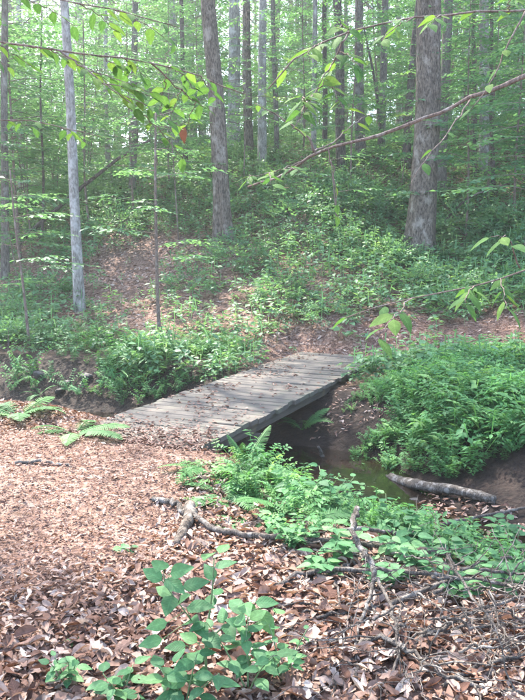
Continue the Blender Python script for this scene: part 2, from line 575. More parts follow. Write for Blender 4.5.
# ------------------------------------------------------------------ ground sheet
def axis(n, a, b, near, fine):
    u = np.linspace(-1, 1, n)
    return u


xs = np.concatenate([-np.geomspace(6, 140, 34)[::-1], np.linspace(-6, 6, 190)[1:-1], np.geomspace(6, 140, 34)])
ys = np.concatenate([np.linspace(-30, 0, 12)[:-1], np.linspace(0, 14, 200)[:-1], np.linspace(14, 45, 120)[:-1], np.geomspace(45, 220, 30)])
GX, GY = np.meshgrid(xs, ys)
GZ = H(GX, GY)
nx, ny = len(xs), len(ys)
i = (np.arange(ny - 1)[:, None] * nx + np.arange(nx - 1)[None]).reshape(-1)
Q = np.stack([i, i + 1, i + nx + 1, i + nx], -1)
g_ = MB(); g_.add(np.stack([GX, GY, GZ], -1).reshape(-1, 3), Q.reshape(-1), np.full(len(Q), 4))
me = g_.mesh('forest_floor', M_GROUND)
dd = creek_d(GX, GY).reshape(-1)
mud_shade_v = np.where(dd < 0, 1 - sstep(0.55, 1.25, -dd), 1 - sstep(1.3, 2.5, dd))  # reaches up the far bank so the mud colour also paints its shade
a_ = me.attributes.new('mud', 'FLOAT', 'POINT'); a_.data.foreach_set('value', mud_shade_v.astype(np.float32))
floor = link('forest_floor', me, kind='structure')

# water sheet following the creek
wm = MB()
cp = []
for (p, q) in zip(CREEK[1:-1], CREEK[2:]):
    for u in np.linspace(0, 1, 14, endpoint=False):
        cp.append(p + (q - p) * u)
cp = np.array(cp[:-8])
tn = np.gradient(cp, axis=0); tn /= np.linalg.norm(tn, axis=1)[:, None]
nr = np.stack([-tn[:, 1], tn[:, 0]], -1)
WV = np.concatenate([np.column_stack([cp + nr * 0.95, np.full(len(cp), -0.472)]), np.column_stack([cp - nr * 0.95, np.full(len(cp), -0.472)])])
n_ = len(cp); k = np.arange(n_ - 1)
wm.add(WV, np.stack([k, k + 1, k + n_ + 1, k + n_], -1).reshape(-1), np.full(n_ - 1, 4))
link('creek_water', wm.mesh('creek_water', M_WATER), kind='structure')

# ------------------------------------------------------------------ footbridge
NL = np.array([-1.66, 6.01]); NR = np.array([-0.59, 5.33]); FL = np.array([0.74, 10.95]); FR = np.array([1.62, 10.40])
A0 = (NL + NR) / 2; A1 = (FL + FR) / 2
AX = A1 - A0; BL = float(np.linalg.norm(AX)); AX /= BL
PX = np.array([AX[1], -AX[0]])          # to the right-hand side
BW = 1.28; DECK = 0.06
brz = math.atan2(PX[1], PX[0])
bridge = thing('footbridge', (A0[0], A0[1], DECK), 'low weathered grey plank footbridge crossing the creek', 'bridge', rz=brz)
pw = 0.148; npl = int(BL / pw)
g = np.random.default_rng(3)


def plank_mesh(seed):
    q = np.random.default_rng(seed)
    m = MB()
    hx, hy, hz, b = BW / 2, pw / 2 - 0.008, 0.021, 0.007
    ys_ = [-hx, -hx * .35, hx * .3, hx]
    V = []
    for x in ys_:
        dz = q.uniform(-.004, .004); w_ = hy + q.uniform(-.003, .003)
        V += [(x, -w_, -hz), (x, -w_, hz - b + dz), (x, -w_ + b, hz + dz), (x, w_ - b, hz + dz + q.uniform(-.002, .002)), (x, w_, hz - b + dz), (x, w_, -hz)]
    L, T = [], []
    for s in range(3):
        for j in range(6):
            L += [s * 6 + j, s * 6 + (j + 1) % 6, (s + 1) * 6 + (j + 1) % 6, (s + 1) * 6 + j][::-1]; T.append(4)
    L += [0, 1, 2, 3, 4, 5][::-1] + [18, 19, 20, 21, 22, 23]; T += [6, 6]
    m.add(V, L, T)
    return m.mesh('plank', M_PLANK, smooth=False)


pmesh = [plank_mesh(40 + q) for q in range(6)]
for kx in range(npl):
    o = link('plank', pmesh[kx % 6], bridge)
    o.location = (g.uniform(-.018, .018), (kx + .5) * pw, -0.021 + g.uniform(-.004, .004))
    o.rotation_euler = (g.uniform(-.012, .012), g.uniform(-.006, .006), g.uniform(-.008, .008) + (math.pi if g.random() < .5 else 0))
for sx in (-0.56, 0.0, 0.56):
    m = MB(); m.box((sx, BL / 2, -0.046 - 0.045), (0.045, 0, 0), (0, BL / 2 - 0.02, 0), (0, 0, 0.045))
    link('stringer', m.mesh('stringer', M_BEAM, False), bridge)
for yy in (1.15, BL - 1.35):
    m = MB(); m.box((0, yy, -0.138 - 0.07), (0.66, 0, 0), (0, 0.07, 0), (0, 0, 0.07))
    link('cross_beam', m.mesh('cross_beam', M_BEAM, False), bridge)
    for sx in (-0.25, 0.25):
        m = MB(); m.box((sx, yy + .14, -0.46), (0.055, 0, 0), (0, 0.055, 0), (0, 0, 0.40))
        link('post', m.mesh('post', M_BEAM, False), bridge)

# ------------------------------------------------------------------ fallen leaves
def scatter(n, ymin, ymax, fn, seed, spread=0.47, pad=1.0, power=1.0):
    q = np.random.default_rng(seed)
    out = np.zeros((0, 2))
    while len(out) < n:
        u = q.random(n)
        y = ymin + (ymax - ymin) * u ** power
        x = q.uniform(-1, 1, n) * (spread * y + pad)
        keep = q.random(n) < fn(x, y) * (spread * y + pad) / (spread * ymax + pad)
        out = np.concatenate([out, np.column_stack([x, y])[keep]])
    return out[:n]


def on_bridge(x, y, pad=0.0):
    u = (x - A0[0]) * AX[0] + (y - A0[1]) * AX[1]; v = (x - A0[0]) * PX[0] + (y - A0[1]) * PX[1]
    return (u > -0.05 - pad) & (u < BL + .05 + pad) & (np.abs(v) < BW / 2 + .02 + pad), u, v


TRAIL2 = [(A1[0], A1[1])] + [tuple(hit(*p_)[:2]) for p_ in ((402, 345), (450, 341), (500, 342), (570, 344))]


def trail_mask(x, y):
    """1 on the worn path that leads to the bridge and away from it"""
    pts = [(-2.3, 2.0), (-1.75, 4.0), (A0[0] - .1, A0[1]), (A0[0], A0[1])]
    pts2 = TRAIL2
    d = np.full(np.shape(x), 1e9)
    for pl in (pts, pts2):
        for (ax, ay), (bx, by) in zip(pl[:-1], pl[1:]):
            ux, uy = bx - ax, by - ay
            t_ = np.clip(((x - ax) * ux + (y - ay) * uy) / (ux * ux + uy * uy), 0, 1)
            d = np.minimum(d, np.hypot(x - ax - t_ * ux, y - ay - t_ * uy))
    return 1 - sstep(0.7, 1.65, d)


def leaf_tf(P, q, size, tilt, lift, flip=True):
    n = len(P)
    z = H(P[:, 0], P[:, 1])
    e = 0.03
    gx = (H(P[:, 0] + e, P[:, 1]) - z) / e; gy = (H(P[:, 0], P[:, 1] + e) - z) / e
    nrm = np.stack([-gx, -gy, np.ones(n)], -1) + q.normal(0, tilt, (n, 3))
    nrm /= np.linalg.norm(nrm, axis=1)[:, None]
    a = q.uniform(0, 2 * math.pi, n)
    f = np.stack([np.cos(a), np.sin(a), np.zeros(n)], -1)
    f -= nrm * (f * nrm).sum(1)[:, None]
    M = frames(f, nrm) * size[:, None, None]
    return np.column_stack([P, z + lift]), M


dl_hi = [dead_tpl(s, 10 if s % 3 == 0 else 6, 5 if s % 3 == 0 else 4, (0.24 if s % 3 == 0 else 0.15) + 0.018 * (s % 6), .4 if s % 3 == 0 else .06) for s in range(10)]
dl_mid = [dead_tpl(150 + s, 7 if s % 3 == 0 else 5, 3, (0.24 if s % 3 == 0 else .16) + .015 * (s % 4), .35 if s % 3 == 0 else .08) for s in range(10)]
dl_crumb = [dead_tpl(180 + s, 3, 3, .17 + .02 * (s % 4)) for s in range(10)]
dl_lo = [dead_tpl(100 + s, 4, 3, 0.16 + 0.02 * (s % 5)) for s in range(10)]


def near_density(x, y):
    d = creek_d(x, y)
    ob, u, v = on_bridge(x, y)
    return (1 - trail_mask(x, y) * sstep(2.9, 4.1, y) * 0.9) * np.where(d < 0, sstep(0.5, 1.4, -d) * .8 + .2, .2 * (d < .5)) * (~ob)


q = np.random.default_rng(21)
P = scatter(50000, 1.7, 8.0, near_density, 31, power=0.9)
sz = 0.032 + 0.055 * q.random(len(P)) ** 1.8
sz *= 1 - 0.5 * trail_mask(P[:, 0], P[:, 1]) * sstep(2.2, 3.8, P[:, 1])
big = q.random(len(P)) < 0.05
sz = np.where(big, sz * 1.45, sz)
PP, MM = leaf_tf(P, q, sz, 0.32, q.uniform(0.004, 0.046, len(P)))
rn = np.clip(q.beta(1.5, 1.7, len(P)), 0, 1)
px_, py_, pz_ = proj(PP)
inside = (px_ > 8) & (px_ < 517) & (py_ > 470) & (py_ < 694)
score = np.where(inside & (PP[:, 2] > H(P[:, 0], P[:, 1]) + 0.022), sz / pz_, 0)
top = np.argsort(-score)[:300]
single_meshes = [m.mesh('fallen_leaf', M_DEADO) for m in dl_hi]
from mathutils import Matrix
for kx, ii in enumerate(top):
    o = link('fallen_leaf', single_meshes[kx % 10], floor)
    mat = Matrix([list(MM[ii][r_]) + [PP[ii][r_] + (0.012 if r_ == 2 else 0)] for r_ in range(3)] + [[0, 0, 0, 1]])
    o.matrix_world = mat
rest = np.setdiff1d(np.arange(len(P)), top)
lit = MB()
for s in range(10):
    sel = rest[s::10]
    nearer = PP[sel, 1] < 2.9
    for tp, kk in ((dl_mid[s].tpl(), sel[nearer]), (dl_lo[s].tpl(), sel[~nearer])):
        lit.inst(tp, PP[kk], MM[kk], rn[kk])
link('leaf_litter', lit.mesh('leaf_litter', M_DEAD), kind='stuff', label='dry brown and tan leaf litter covering the near bank', category='leaf litter')

# crumbled leaves and needles on the worn trail
crm = MB()


def trail_density(x, y):
    ob, u, v = on_bridge(x, y)
    return trail_mask(x, y) * (~(ob & (u > 0.0))) * (np.abs(creek_d(x, y)) > 0.9)


P = scatter(44000, 2.2, 12.5, trail_density, 33, power=1.2)
sz = 0.015 + 0.025 * q.random(len(P)) ** 1.5
PP, MM = leaf_tf(P, q, sz, 0.2, q.uniform(0.003, 0.02, len(P)))
rn = q.beta(2, 2.2, len(P))
for s in range(10):
    crm.inst(dl_crumb[s].tpl(), PP[s::10], MM[s::10], rn[s::10])
link('trail_litter', crm.mesh('trail_litter', M_CRUMB), kind='stuff', label='crumbled reddish brown leaf bits on the worn trail', category='leaf litter')

# leaves blown onto the deck
dk = MB()
n_ = 5200
u = BL * q.random(n_) ** 1.7; v = BW * (q.random(n_) - .5)
keep = q.random(n_) < np.maximum(1.2 * (1 - sstep(0.0, 1.1, u)) , np.where(v < 0.25, 0.30, 0.10) * (fbm(u * 1.4, v * 2.2, 77, 2) > 0.46) + 0.05)
u, v = u[keep], v[keep]
n_ = len(u)
XY = A0[None] + u[:, None] * AX[None] + v[:, None] * PX[None]
a = q.uniform(0, 6.283, n_)
f = np.stack([np.cos(a), np.sin(a), q.normal(0, .06, n_)], -1)
MM = frames(f, np.array([0, 0, 1.0])[None] + q.normal(0, .16, (n_, 3))) * np.where(u < 1.5, 0.024 + 0.03 * q.random(n_), 0.03 + 0.035 * q.random(n_))[:, None, None]
PP = np.column_stack([XY, DECK + 0.006 + 0.012 * q.random(n_)])
rn = q.beta(2, 2.2, n_)
for s in range(10):
    dk.inst(dl_lo[s].tpl(), PP[s::10], MM[s::10], rn[s::10])
link('deck_litter', dk.mesh('deck_litter', M_CRUMB), kind='stuff', label='brown leaf bits scattered over the grey bridge planks', category='leaf litter')

# litter on the far slope
fs = MB()


def far_density(x, y):
    d = creek_d(x, y)
    ob, _, _ = on_bridge(x, y, .05)
    return np.where(d > 0.3, .35 + .65 * sstep(0.4, 1.6, d), 0) * np.where(x < -2, .12 + .88 * sstep(1.7, 2.3, d), 1) * (~ob) * (0.45 + 0.55 * sstep(.35, .6, fbm(x * .5, y * .5, 55, 2)))


P = scatter(32000, 7.5, 30, far_density, 35, power=1.5)
sz = (0.06 + 0.05 * q.random(len(P))) * (.55 + .45 * sstep(1.6, 3.0, creek_d(P[:, 0], P[:, 1])))
PP, MM = leaf_tf(P, q, sz, 0.3, q.uniform(0.004, 0.03, len(P)))
rn = q.beta(2, 2.0, len(P))
for s in range(10):
    fs.inst(dl_crumb[s].tpl(), PP[s::10], MM[s::10], rn[s::10])
link('slope_litter', fs.mesh('slope_litter', M_DEAD), kind='stuff', label='brown leaf litter lying on the far hillside', category='leaf litter')

# ------------------------------------------------------------------ low ground cover (uncountable)
def whorl(seed, h, nl, leaf, tpl):
    g = np.random.default_rng(seed); m = MB()
    m.add([(0, 0, 0), (.006, 0, h), (-.006, 0, h)], [0, 1, 2], [3])
    P, F = [], []
    for i in range(nl):
        a = i * 2.4 + g.uniform(-.3, .3); z = h * g.uniform(.45, 1.0)
        P.append((0, 0, z)); F.append((math.cos(a), math.sin(a), g.uniform(-.35, .25)))
    P = np.array(P); F = np.array(F)
    P = P + F * np.array([.25, .25, 0]) * leaf
    m.inst(tpl, P, frames(F, np.array([0, 0, 1.0])[None] + g.normal(0, .15, P.shape)) * (leaf * g.uniform(.7, 1.2, nl))[:, None, None], np.full(nl, .5))
    return m.tpl()


def feather(seed, h, leaf):
    """fine-leaved upright plant: stems with paired small leaflets"""
    g = np.random.default_rng(seed); m = MB()
    P, F = [], []
    for s in range(4):
        a = g.uniform(0, 6.28); lean = g.uniform(.15, .75)
        hh = h * g.uniform(.65, 1.1)
        for i in range(9):
            u = (i + 2) / 10
            c = np.array([math.cos(a) * lean * hh * u ** 1.6, math.sin(a) * lean * hh * u ** 1.6, hh * (u - .28 * u ** 3)])
            for sd_ in (-1, 1):
                b = a + sd_ * R(70) + g.uniform(-.3, .3)
                P.append(c); F.append((math.cos(b), math.sin(b), g.uniform(-.25, .25)))
        m.add([(0, 0, 0), c + (.004, 0, 0), c - (.004, 0, 0)], [0, 1, 2], [3])
    P = np.array(P); F = np.array(F)
    m.inst(leaf4(.22, .03, .12), P, frames(F, np.array([0, 0, 1.0])[None] + g.normal(0, .2, P.shape)) * (leaf * g.uniform(.6, 1.2, len(P)))[:, None, None], np.full(len(P), .5))
    return m.tpl()


def plant_tf(P, q, smin, smax, lean=.12):
    n = len(P)
    a = q.uniform(0, 6.283, n)
    f = np.stack([np.cos(a), np.sin(a), np.zeros(n)], -1)
    up = np.array([0, 0, 1.0])[None] + q.normal(0, lean, (n, 3))
    f -= up * (f * up).sum(1)[:, None]
    return np.column_stack([P, H(P[:, 0], P[:, 1]) - .01]), frames(f, up) * q.uniform(smin, smax, n)[:, None, None]


def cover_density(x, y):
    d = creek_d(x, y)
    ob, _, _ = on_bridge(x, y, .1)
    nz = fbm(x * .45, y * .45, 88, 3)
    base = sstep(.33, .62, nz)
    # bare leaf-strewn patch on the slope above the left end of the creek
    bare = np.exp(-(((x + 2.6) / 2.3) ** 2 + ((y - 14.8) / 3.4) ** 2) ** 1.5)
    right = sstep(-1, 4, x)
    return np.where(d > 1.0, 1, 0) * (~ob) * (1 - trail_mask(x, y) * .9) * np.clip(base * .75 + .25 + .3 * right, 0, 1) * (1 - .92 * bare) * np.where(x < -2.0, sstep(1.8, 2.4, d), 1) * (1 - .3 * (1 - sstep(12.5, 15, y)) * (1 - sstep(-.5, 1.2, x)))


cv = MB()
wt = [whorl(200 + s, .16 + .05 * s, 7 + s % 3, .085, leaf4(.33, .05, .12)) for s in range(5)]
P = scatter(36000, 8.5, 34, cover_density, 41, power=1.3)
q = np.random.default_rng(43)
PP, MM = plant_tf(P, q, .7, 1.6)
rn = np.clip(q.normal(.5, .2, len(P)), 0, 1)
for s in range(5):
    cv.inst(wt[s], PP[s::5], MM[s::5], rn[s::5])
link('ground_cover', cv.mesh('ground_cover', M_COVER), kind='stuff', label='low green seedlings covering the hillside', category='ground cover')


def bank_density(x, y):
    d = creek_d(x, y)
    ob, u_, v_ = on_bridge(x, y, .3)
    e = np.exp(-(((x - 3.2) / 2.5) ** 2 + ((y - 8.3) / 2.1) ** 2) ** 2)
    return (1 - trail_mask(x, y)) * e * (d > np.where(x > 2.2, .42, np.where(x > .9, .62, .85))) * (~ob) * (~on_bridge(x, y, .55)[0] | (u_ < 3.4)) * sstep(.15, .4, fbm(x * 1.2, y * 1.2, 93, 2)) * (1 - trail_mask(x, y))


ft = [feather(300 + s, .5, .075) for s in range(5)]
bk = MB()
P = scatter(3600, 6, 12.0, bank_density, 45)
PP, MM = plant_tf(P, q, .5, 1.15, .14)
MM *= (.45 + .75 * fbm(P[:, 0] * .9, P[:, 1] * .9, 71, 2))[:, None, None]
MM *= (.18 + .82 * sstep(.7, 2.2, on_bridge(P[:, 0], P[:, 1])[2]))[:, None, None]
rn = np.clip(q.normal(.5, .2, len(P)), 0, 1)
for s in range(5):
    bk.inst(ft[s], PP[s::5], MM[s::5], rn[s::5])
P = scatter(500, 6, 12.0, bank_density, 46)
PP, MM = plant_tf(P, q, .6, 1.3, .2)
MM *= (.3 + .7 * sstep(.7, 2.2, on_bridge(P[:, 0], P[:, 1])[2]))[:, None, None]
for s in range(5):
    bk.inst(wt[s], PP[s::5], MM[s::5], np.clip(q.normal(.6, .2, len(P[s::5])), 0, 1))
link('bank_plants', bk.mesh('bank_plants', M_FEATHER), kind='stuff', label='dense feathery green plants on the far creek bank beside the bridge', category='ground cover')


def bank2_density(x, y):
    d = creek_d(x, y)
    ob, u_, v_ = on_bridge(x, y, .1)
    e = np.exp(-(((x + 1.25) / 1.0) ** 2 + ((y - 10.4) / 1.0) ** 2) ** 2)
    return e * (d > .5) * (~ob) * sstep(.2, .5, fbm(x * 1.2, y * 1.2, 97, 2))


bk = MB()
P = scatter(380, 8, 13.0, bank2_density, 47)
PP, MM = plant_tf(P, q, .3, .7, .15)
rn = np.clip(q.normal(.5, .2, len(P)), 0, 1)
for s in range(5):
    bk.inst(ft[s], PP[s::5], MM[s::5], rn[s::5])
link('bank_plants', bk.mesh('bank_plants', M_FEATHER), kind='stuff', label='feathery green plants between the creek and the bridge', category='ground cover')



def near_bank_density(x, y):
    d = creek_d(x, y)
    ob, u_, v_ = on_bridge(x, y, .45)
    return (x > -.55) * sstep(.35, .7, -d) * (1 - sstep(1.35, 2.1, -d)) * (~ob) * sstep(.35, .6, fbm(x * 2, y * 2, 61, 2))


bk = MB()
P = scatter(250, 3.5, 7.5, near_bank_density, 49)
PP, MM = plant_tf(P, q, .3, .75, .2)
rn = np.clip(q.normal(.4, .25, len(P)), 0, 1)
for s in range(5):
    bk.inst(ft[s], PP[s::5], MM[s::5], rn[s::5])
link('creekside_plants', bk.mesh('creekside_plants', M_FEATHER), kind='stuff', label='patchy fine green plants on the near creek bank below the bridge', category='ground cover')


def left_bank_density(x, y):
    d = creek_d(x, y)
    return (x < -1.6) * sstep(.5, 1.0, d) * (1 - sstep(2.3, 3.0, d)) * sstep(.4, .65, fbm(x * 1.5, y * 1.5, 67, 2))


bk = MB()
P = scatter(170, 8.5, 16, left_bank_density, 51, spread=.42)
PP, MM = plant_tf(P, q, .5, 1.0, .3)
rn = np.clip(q.normal(.35, .2, len(P)), 0, 1)
for s in range(5):
    bk.inst(ft[s], PP[s::5], MM[s::5], rn[s::5])
link('bank_plants', bk.mesh('bank_plants', M_FEATHER), kind='stuff', label='dark straggling plants along the eroded creek bank at the left', category='ground cover')

# ------------------------------------------------------------------ trees
def trunk_path(base, top, height, wander, seed, n=36):
    """from base through top (a point at some height) up to height, the lean easing off"""
    g = np.random.default_rng(seed)
    d = (top - base) / max(1e-6, (top - base)[2])
    z = np.linspace(0, 1, n) ** 1.15 * height
    lean = np.minimum(z, (top - base)[2]) + 0.35 * np.maximum(0, z - (top - base)[2])
    ph = g.uniform(0, 6.28, 4)
    wx = wander * (np.sin(z * .55 + ph[0]) - math.sin(ph[0]) + .5 * np.sin(z * 1.3 + ph[1]) - .5 * math.sin(ph[1]))
    wy = wander * (np.sin(z * .5 + ph[2]) - math.sin(ph[2]))
    p = np.stack([d[0] * lean + wx, d[1] * lean + wy, z - 0.15], -1)
    return p


def trunk_mesh(name, path, r0, mat, seed, flare=.5, sides=20, limbs=6, wob=.03, first=.5):
    g = np.random.default_rng(seed)
    z = path[:, 2]; h = z[-1]
    rad = r0 * (1 - .82 * np.clip(z / h, 0, 1) ** 1.1) * (1 + flare * np.exp(-np.maximum(z, 0) / (1.6 * r0 + .05)))
    rmod = None
    if sides > 20:
        th = np.linspace(0, 2 * math.pi, sides, endpoint=False)
        fl = np.exp(-np.maximum(z, 0) / .45)[:, None]
        rmod = 1 + fl * .22 * (np.sin(5 * th + seed) + .6 * np.sin(3 * th + 2 * seed))[None]
        k_ = g.normal(size=(len(z), sides)); k_ = (k_ + np.roll(k_, 1, 0) + np.roll(k_, 2, 0) + np.roll(k_, 3, 0)) / 2
        rmod = rmod * (1 + .028 * k_)
    m = MB(); m.tube(path, rad, sides, wob=0 if sides > 20 else wob, seed=seed, rmod=rmod)
    for k in range(limbs):
        u = first + (1 - first) * (k + g.random()) / limbs * .92
        i = min(len(path) - 2, int(u * (len(path) - 1)))
        a = g.uniform(0, 6.28); ln = h * (1.05 - u) * g.uniform(.3, .5)
        t_ = np.linspace(0, 1, 7)[:, None]
        dv = np.array([math.cos(a), math.sin(a), g.uniform(.3, .8)])
        pts = path[i][None] + t_ * dv[None] * ln + np.array([0, 0, .25 * ln])[None] * t_ ** 2 + g.normal(0, .03 * ln, (7, 3)) * t_
        m.tube(pts, np.linspace(rad[i] * .5, .012, 7), 7)
    return m.mesh(name, mat)


def crown_mesh(seed, rx, rz, clumps, per, leaf, mat, spr_len=.8):
    """crown centred on the origin, leaf sprays grouped into clumps"""
    g = np.random.default_rng(seed)
    sp_ = [spray(seed * 10 + s, 6, leaf, spr_len, 2) for s in range(4)]
    v_ = g.normal(size=(clumps, 3)); v_ /= np.linalg.norm(v_, axis=1)[:, None]
    rr = g.uniform(.3, 1, clumps) ** .6
    C = v_ * rr[:, None] * np.array([rx, rx, rz])
    P = np.repeat(C, per, 0) + g.normal(0, .17 * rx, (clumps * per, 3)) * np.array([1, 1, .55])
    out_ = np.repeat(v_, per, 0) + g.normal(0, .5, P.shape)
    out_[:, 2] = out_[:, 2] * .3 + .05
    up = np.array([0, 0, 1.0])[None] + g.normal(0, .3, P.shape)
    M = frames(out_, up) * g.uniform(.8, 1.3, len(P))[:, None, None]
    m = MB()
    cr = np.repeat(np.clip(g.normal(.5, .18, clumps), 0, 1), per) + g.normal(0, .1, len(P))
    for s in range(4):
        m.inst(sp_[s], P[s::4], M[s::4], np.clip(cr[s::4], 0, 1))
    return m.mesh('crown', mat)


CROWNS = [crown_mesh(60 + s, 3.4 + .25 * s, 4.2 + .4 * (s % 3), 14, 10, .15, M_CROWN) for s in range(4)]

# (base pixel, pixel of the axis at the frame top, width in px at breast height, bark, height, wander, label)
T = [
    ((5, 278), (3, 0), 7.5, M_GREY, 17, .03, 'grey trunk cut by the photo\'s left edge'),
    ((22, 190), (19, 0), 6, M_BIRCH, 18, .03, 'slim pale trunk between the left-edge trunk and the near birch'),
    ((80, 310), (66, 0), 10.5, M_BIRCH, 17, .03, 'slim whitish birch-like tree rising from the leafy left slope'),
    ((108, 175), (106, 0), 4.5, M_BIRCH, 16, .03, 'very thin pale tree just right of the whitish birch'),
    ((132, 195), (135, 0), 7, M_GREY, 18, .02, 'straight grey tree halfway between the whitish birch and the oak'),
    ((224, 240), (206, 0), 16.5, M_OAK, 21, .03, 'sturdy furrowed oak-like tree leaning slightly left above the bridge'),
    ((186, 172), (183, 0), 5, M_DARK, 16, .04, 'thin dark tree close behind the leaning oak on its left'),
    ((249, 160), (248, 0), 9, M_OAK, 19, .03, 'brownish trunk beside the pale straight one right of the oak'),
    ((262, 168), (262, 0), 8.5, M_BIRCH, 19, .02, 'pale bluish white straight trunk right of the leaning oak'),
    ((277, 158), (274, 0), 5, M_GREY, 18, .03, 'slender grey trunk directly right of the pale straight trunk'),
    ((314, 160), (315, 0), 5.5, M_BIRCH, 18, .02, 'slim light trunk left of the dark crooked tree'),
    ((342, 172), (334, 0), 9.5, M_DARK, 18, .07, 'dark crooked tree behind the arching dead branch'),
    ((324, 152), (326, 0), 5, M_DARK, 17, .05, 'thin dark trunk tucked behind the crooked tree'),
    ((361, 160), (360, 0), 9.5, M_GREY, 20, .02, 'straight grey trunk right of the dark crooked tree'),
    ((381, 155), (384, 0), 7, M_GREY, 19, .03, 'grey trunk between the straight grey one and the big tree'),
    ((405, 168), (418, 0), 8, M_DARK, 18, .05, 'dark leaning trunk half hidden behind the big tree'),
    ((419, 258), (431, 0), 25.5, M_OAK, 23, .03, 'largest thick grey tree on the right, its flared base in seedlings'),
    ((441, 195), (447, 0), 10, M_GREY, 19, .02, 'mid-grey trunk close behind the big tree on its right'),
    ((484, 172), (485, 0), 10, M_BIRCH, 19, .02, 'pale trunk standing alone toward the right edge'),
    ((474, 176), (475, 0), 4.5, M_DARK, 15, .05, 'thin brown trunk touching the pale trunk near the right edge'),
    ((494, 195), (493, 40), 4.5, M_DARK, 10, .05, 'short thin dark trunk right of the pale right trunk'),
]
BARKW = {}
tree_spots = []
for k, (b, tp, wpx, mat, hgt, wan, lab) in enumerate(T):
    base = hit(*b)
    dpt = base[1]
    top = at(tp[0], tp[1], dpt)
    base[2] = H(base[0], base[1])
    r0 = wpx / FPX * math.hypot(dpt, base[0]) / 2
    tr = thing('tree', base, lab, 'tree')
    path = trunk_path(base, top, hgt, wan * (r0 / .2) ** .5, 500 + k, n=90 if wpx > 12 else 36)
    link('trunk', trunk_mesh('trunk', path, r0, mat, 600 + k, flare=.28 if wpx > 12 else .25, sides=44 if wpx > 12 else 12), tr)
    c = link('crown', CROWNS[k % 4], tr)
    c.location = path[-1] * .80 + np.array([0, 0, 1.0]); c.rotation_euler = (0, 0, k * 1.3)
    tree_spots.append(base)

# distant trees: copies of four kinds, in view beyond the crest
far_proto = []
for s in range(5):
    pth = trunk_path(np.zeros(3), np.array([.1 * (s - 2), .1, 6.0]), 17 + s, .05, 700 + s, n=24)
    mt = [M_GREY, M_DARK, M_BIRCH, M_GREY, M_OAK][s]
    far_proto.append((trunk_mesh('trunk', pth, .13 + .022 * s, mt, 710 + s, sides=8, limbs=7, first=.35), pth))
g = np.random.default_rng(99)
spots = []
tries = 0
while len(spots) < 74 and tries < 4000:
    tries += 1
    y = 22 + 52 * g.random() ** 1.0
    x = g.uniform(-1, 1) * (.40 * y + 2)
    if all(math.hypot(x - a, y - b) > 1.5 for a, b in spots) and all(math.hypot(x - t_[0], y - t_[1]) > 1.2 for t_ in tree_spots):
        pxx = proj(np.array([x, y, H(x, y)]))[0]
        if y < 28 and any(abs(pxx - proj(t_)[0]) < 9 for t_ in tree_spots):
            continue
        spots.append((x, y))
spots.sort(key=lambda s_: proj(np.array([s_[0], s_[1], H(s_[0], s_[1])]))[0])
KIND = ['grey', 'dark', 'pale', 'greyish', 'brown']
cnt = [0] * 5
for k, (x, y) in enumerate(spots):
    s = int(g.choice(5, p=[.2, .1, .4, .15, .15]))
    z = float(H(x, y))
    tr = thing('distant_tree', (x, y, z), f'slender {KIND[s]} tree in the background woods, {ordinal(cnt[s])} of its colour from the left', 'tree', 'slender trees in the background woods', rz=g.uniform(0, 6.28))
    cnt[s] += 1
    sc_ = g.uniform(.85, 1.2); tr.scale = (sc_,) * 3
    link('trunk', far_proto[s][0], tr)
    c = link('crown', CROWNS[k % 4], tr)
    c.location = far_proto[s][1][-1] * .74; c.rotation_euler = (0, 0, k)
    c.scale = (1, 1, 1.25)

# ------------------------------------------------------------------ understory saplings
def sapling(seed, h, nb, leaf, reach, low=.25, r0=.022):
    g = np.random.default_rng(seed)
    path = trunk_path(np.zeros(3), np.array([g.uniform(-.1, .1) * h, g.uniform(-.1, .1) * h, h]), h, .05, seed, n=14)
    st_ = MB(); st_.tube(path, np.linspace(r0, .005, 14), 7)
    cr_ = MB(); sp_ = [spray(seed * 7 + s, 7, leaf, .5, 2) for s in range(4)]
    P, F, Rn = [], [], []
    for k in range(nb):
        u = low + (1 - low) * (k + g.random() * .7) / nb
        c = np.array([np.interp(u * h, path[:, 2], path[:, j]) for j in range(3)])
        a = k * 2.4 + g.uniform(-.5, .5)
        ln = reach * (1.1 - .75 * u) * g.uniform(.7, 1.15)
        dv = np.array([math.cos(a), math.sin(a), g.uniform(.05, .35)])
        t_ = np.linspace(0, 1, 6)[:, None]
        pts = c[None] + t_ * dv[None] * ln - np.array([0, 0, .22 * ln])[None] * t_ ** 2
        st_.tube(pts, np.linspace(.009, .003, 6), 4, cap=False)
        tone = np.clip(g.normal(.5, .16), 0, 1)
        ns = max(2, int(ln / .2))
        for i in range(ns):
            u2 = .25 + .75 * (i + 1) / ns
            p = c + dv * ln * u2 - np.array([0, 0, .22 * ln * u2 ** 2])
            an = a + (0 if i == ns - 1 else (1 if i % 2 else -1) * R(g.uniform(25, 55)))
            P.append(p); F.append((math.cos(an), math.sin(an), g.uniform(-.18, .08))); Rn.append(np.clip(tone + g.normal(0, .08), 0, 1))
    P, F, Rn = np.array(P), np.array(F), np.array(Rn)
    M = frames(F, np.array([0, 0, 1.0])[None] + g.normal(0, .14, P.shape)) * g.uniform(.8, 1.2, len(P))[:, None, None]
    for s in range(4):
        cr_.inst(sp_[s], P[s::4], M[s::4], Rn[s::4])
    return st_.mesh('stem', M_TWIG), cr_.mesh('crown', M_LEAF)


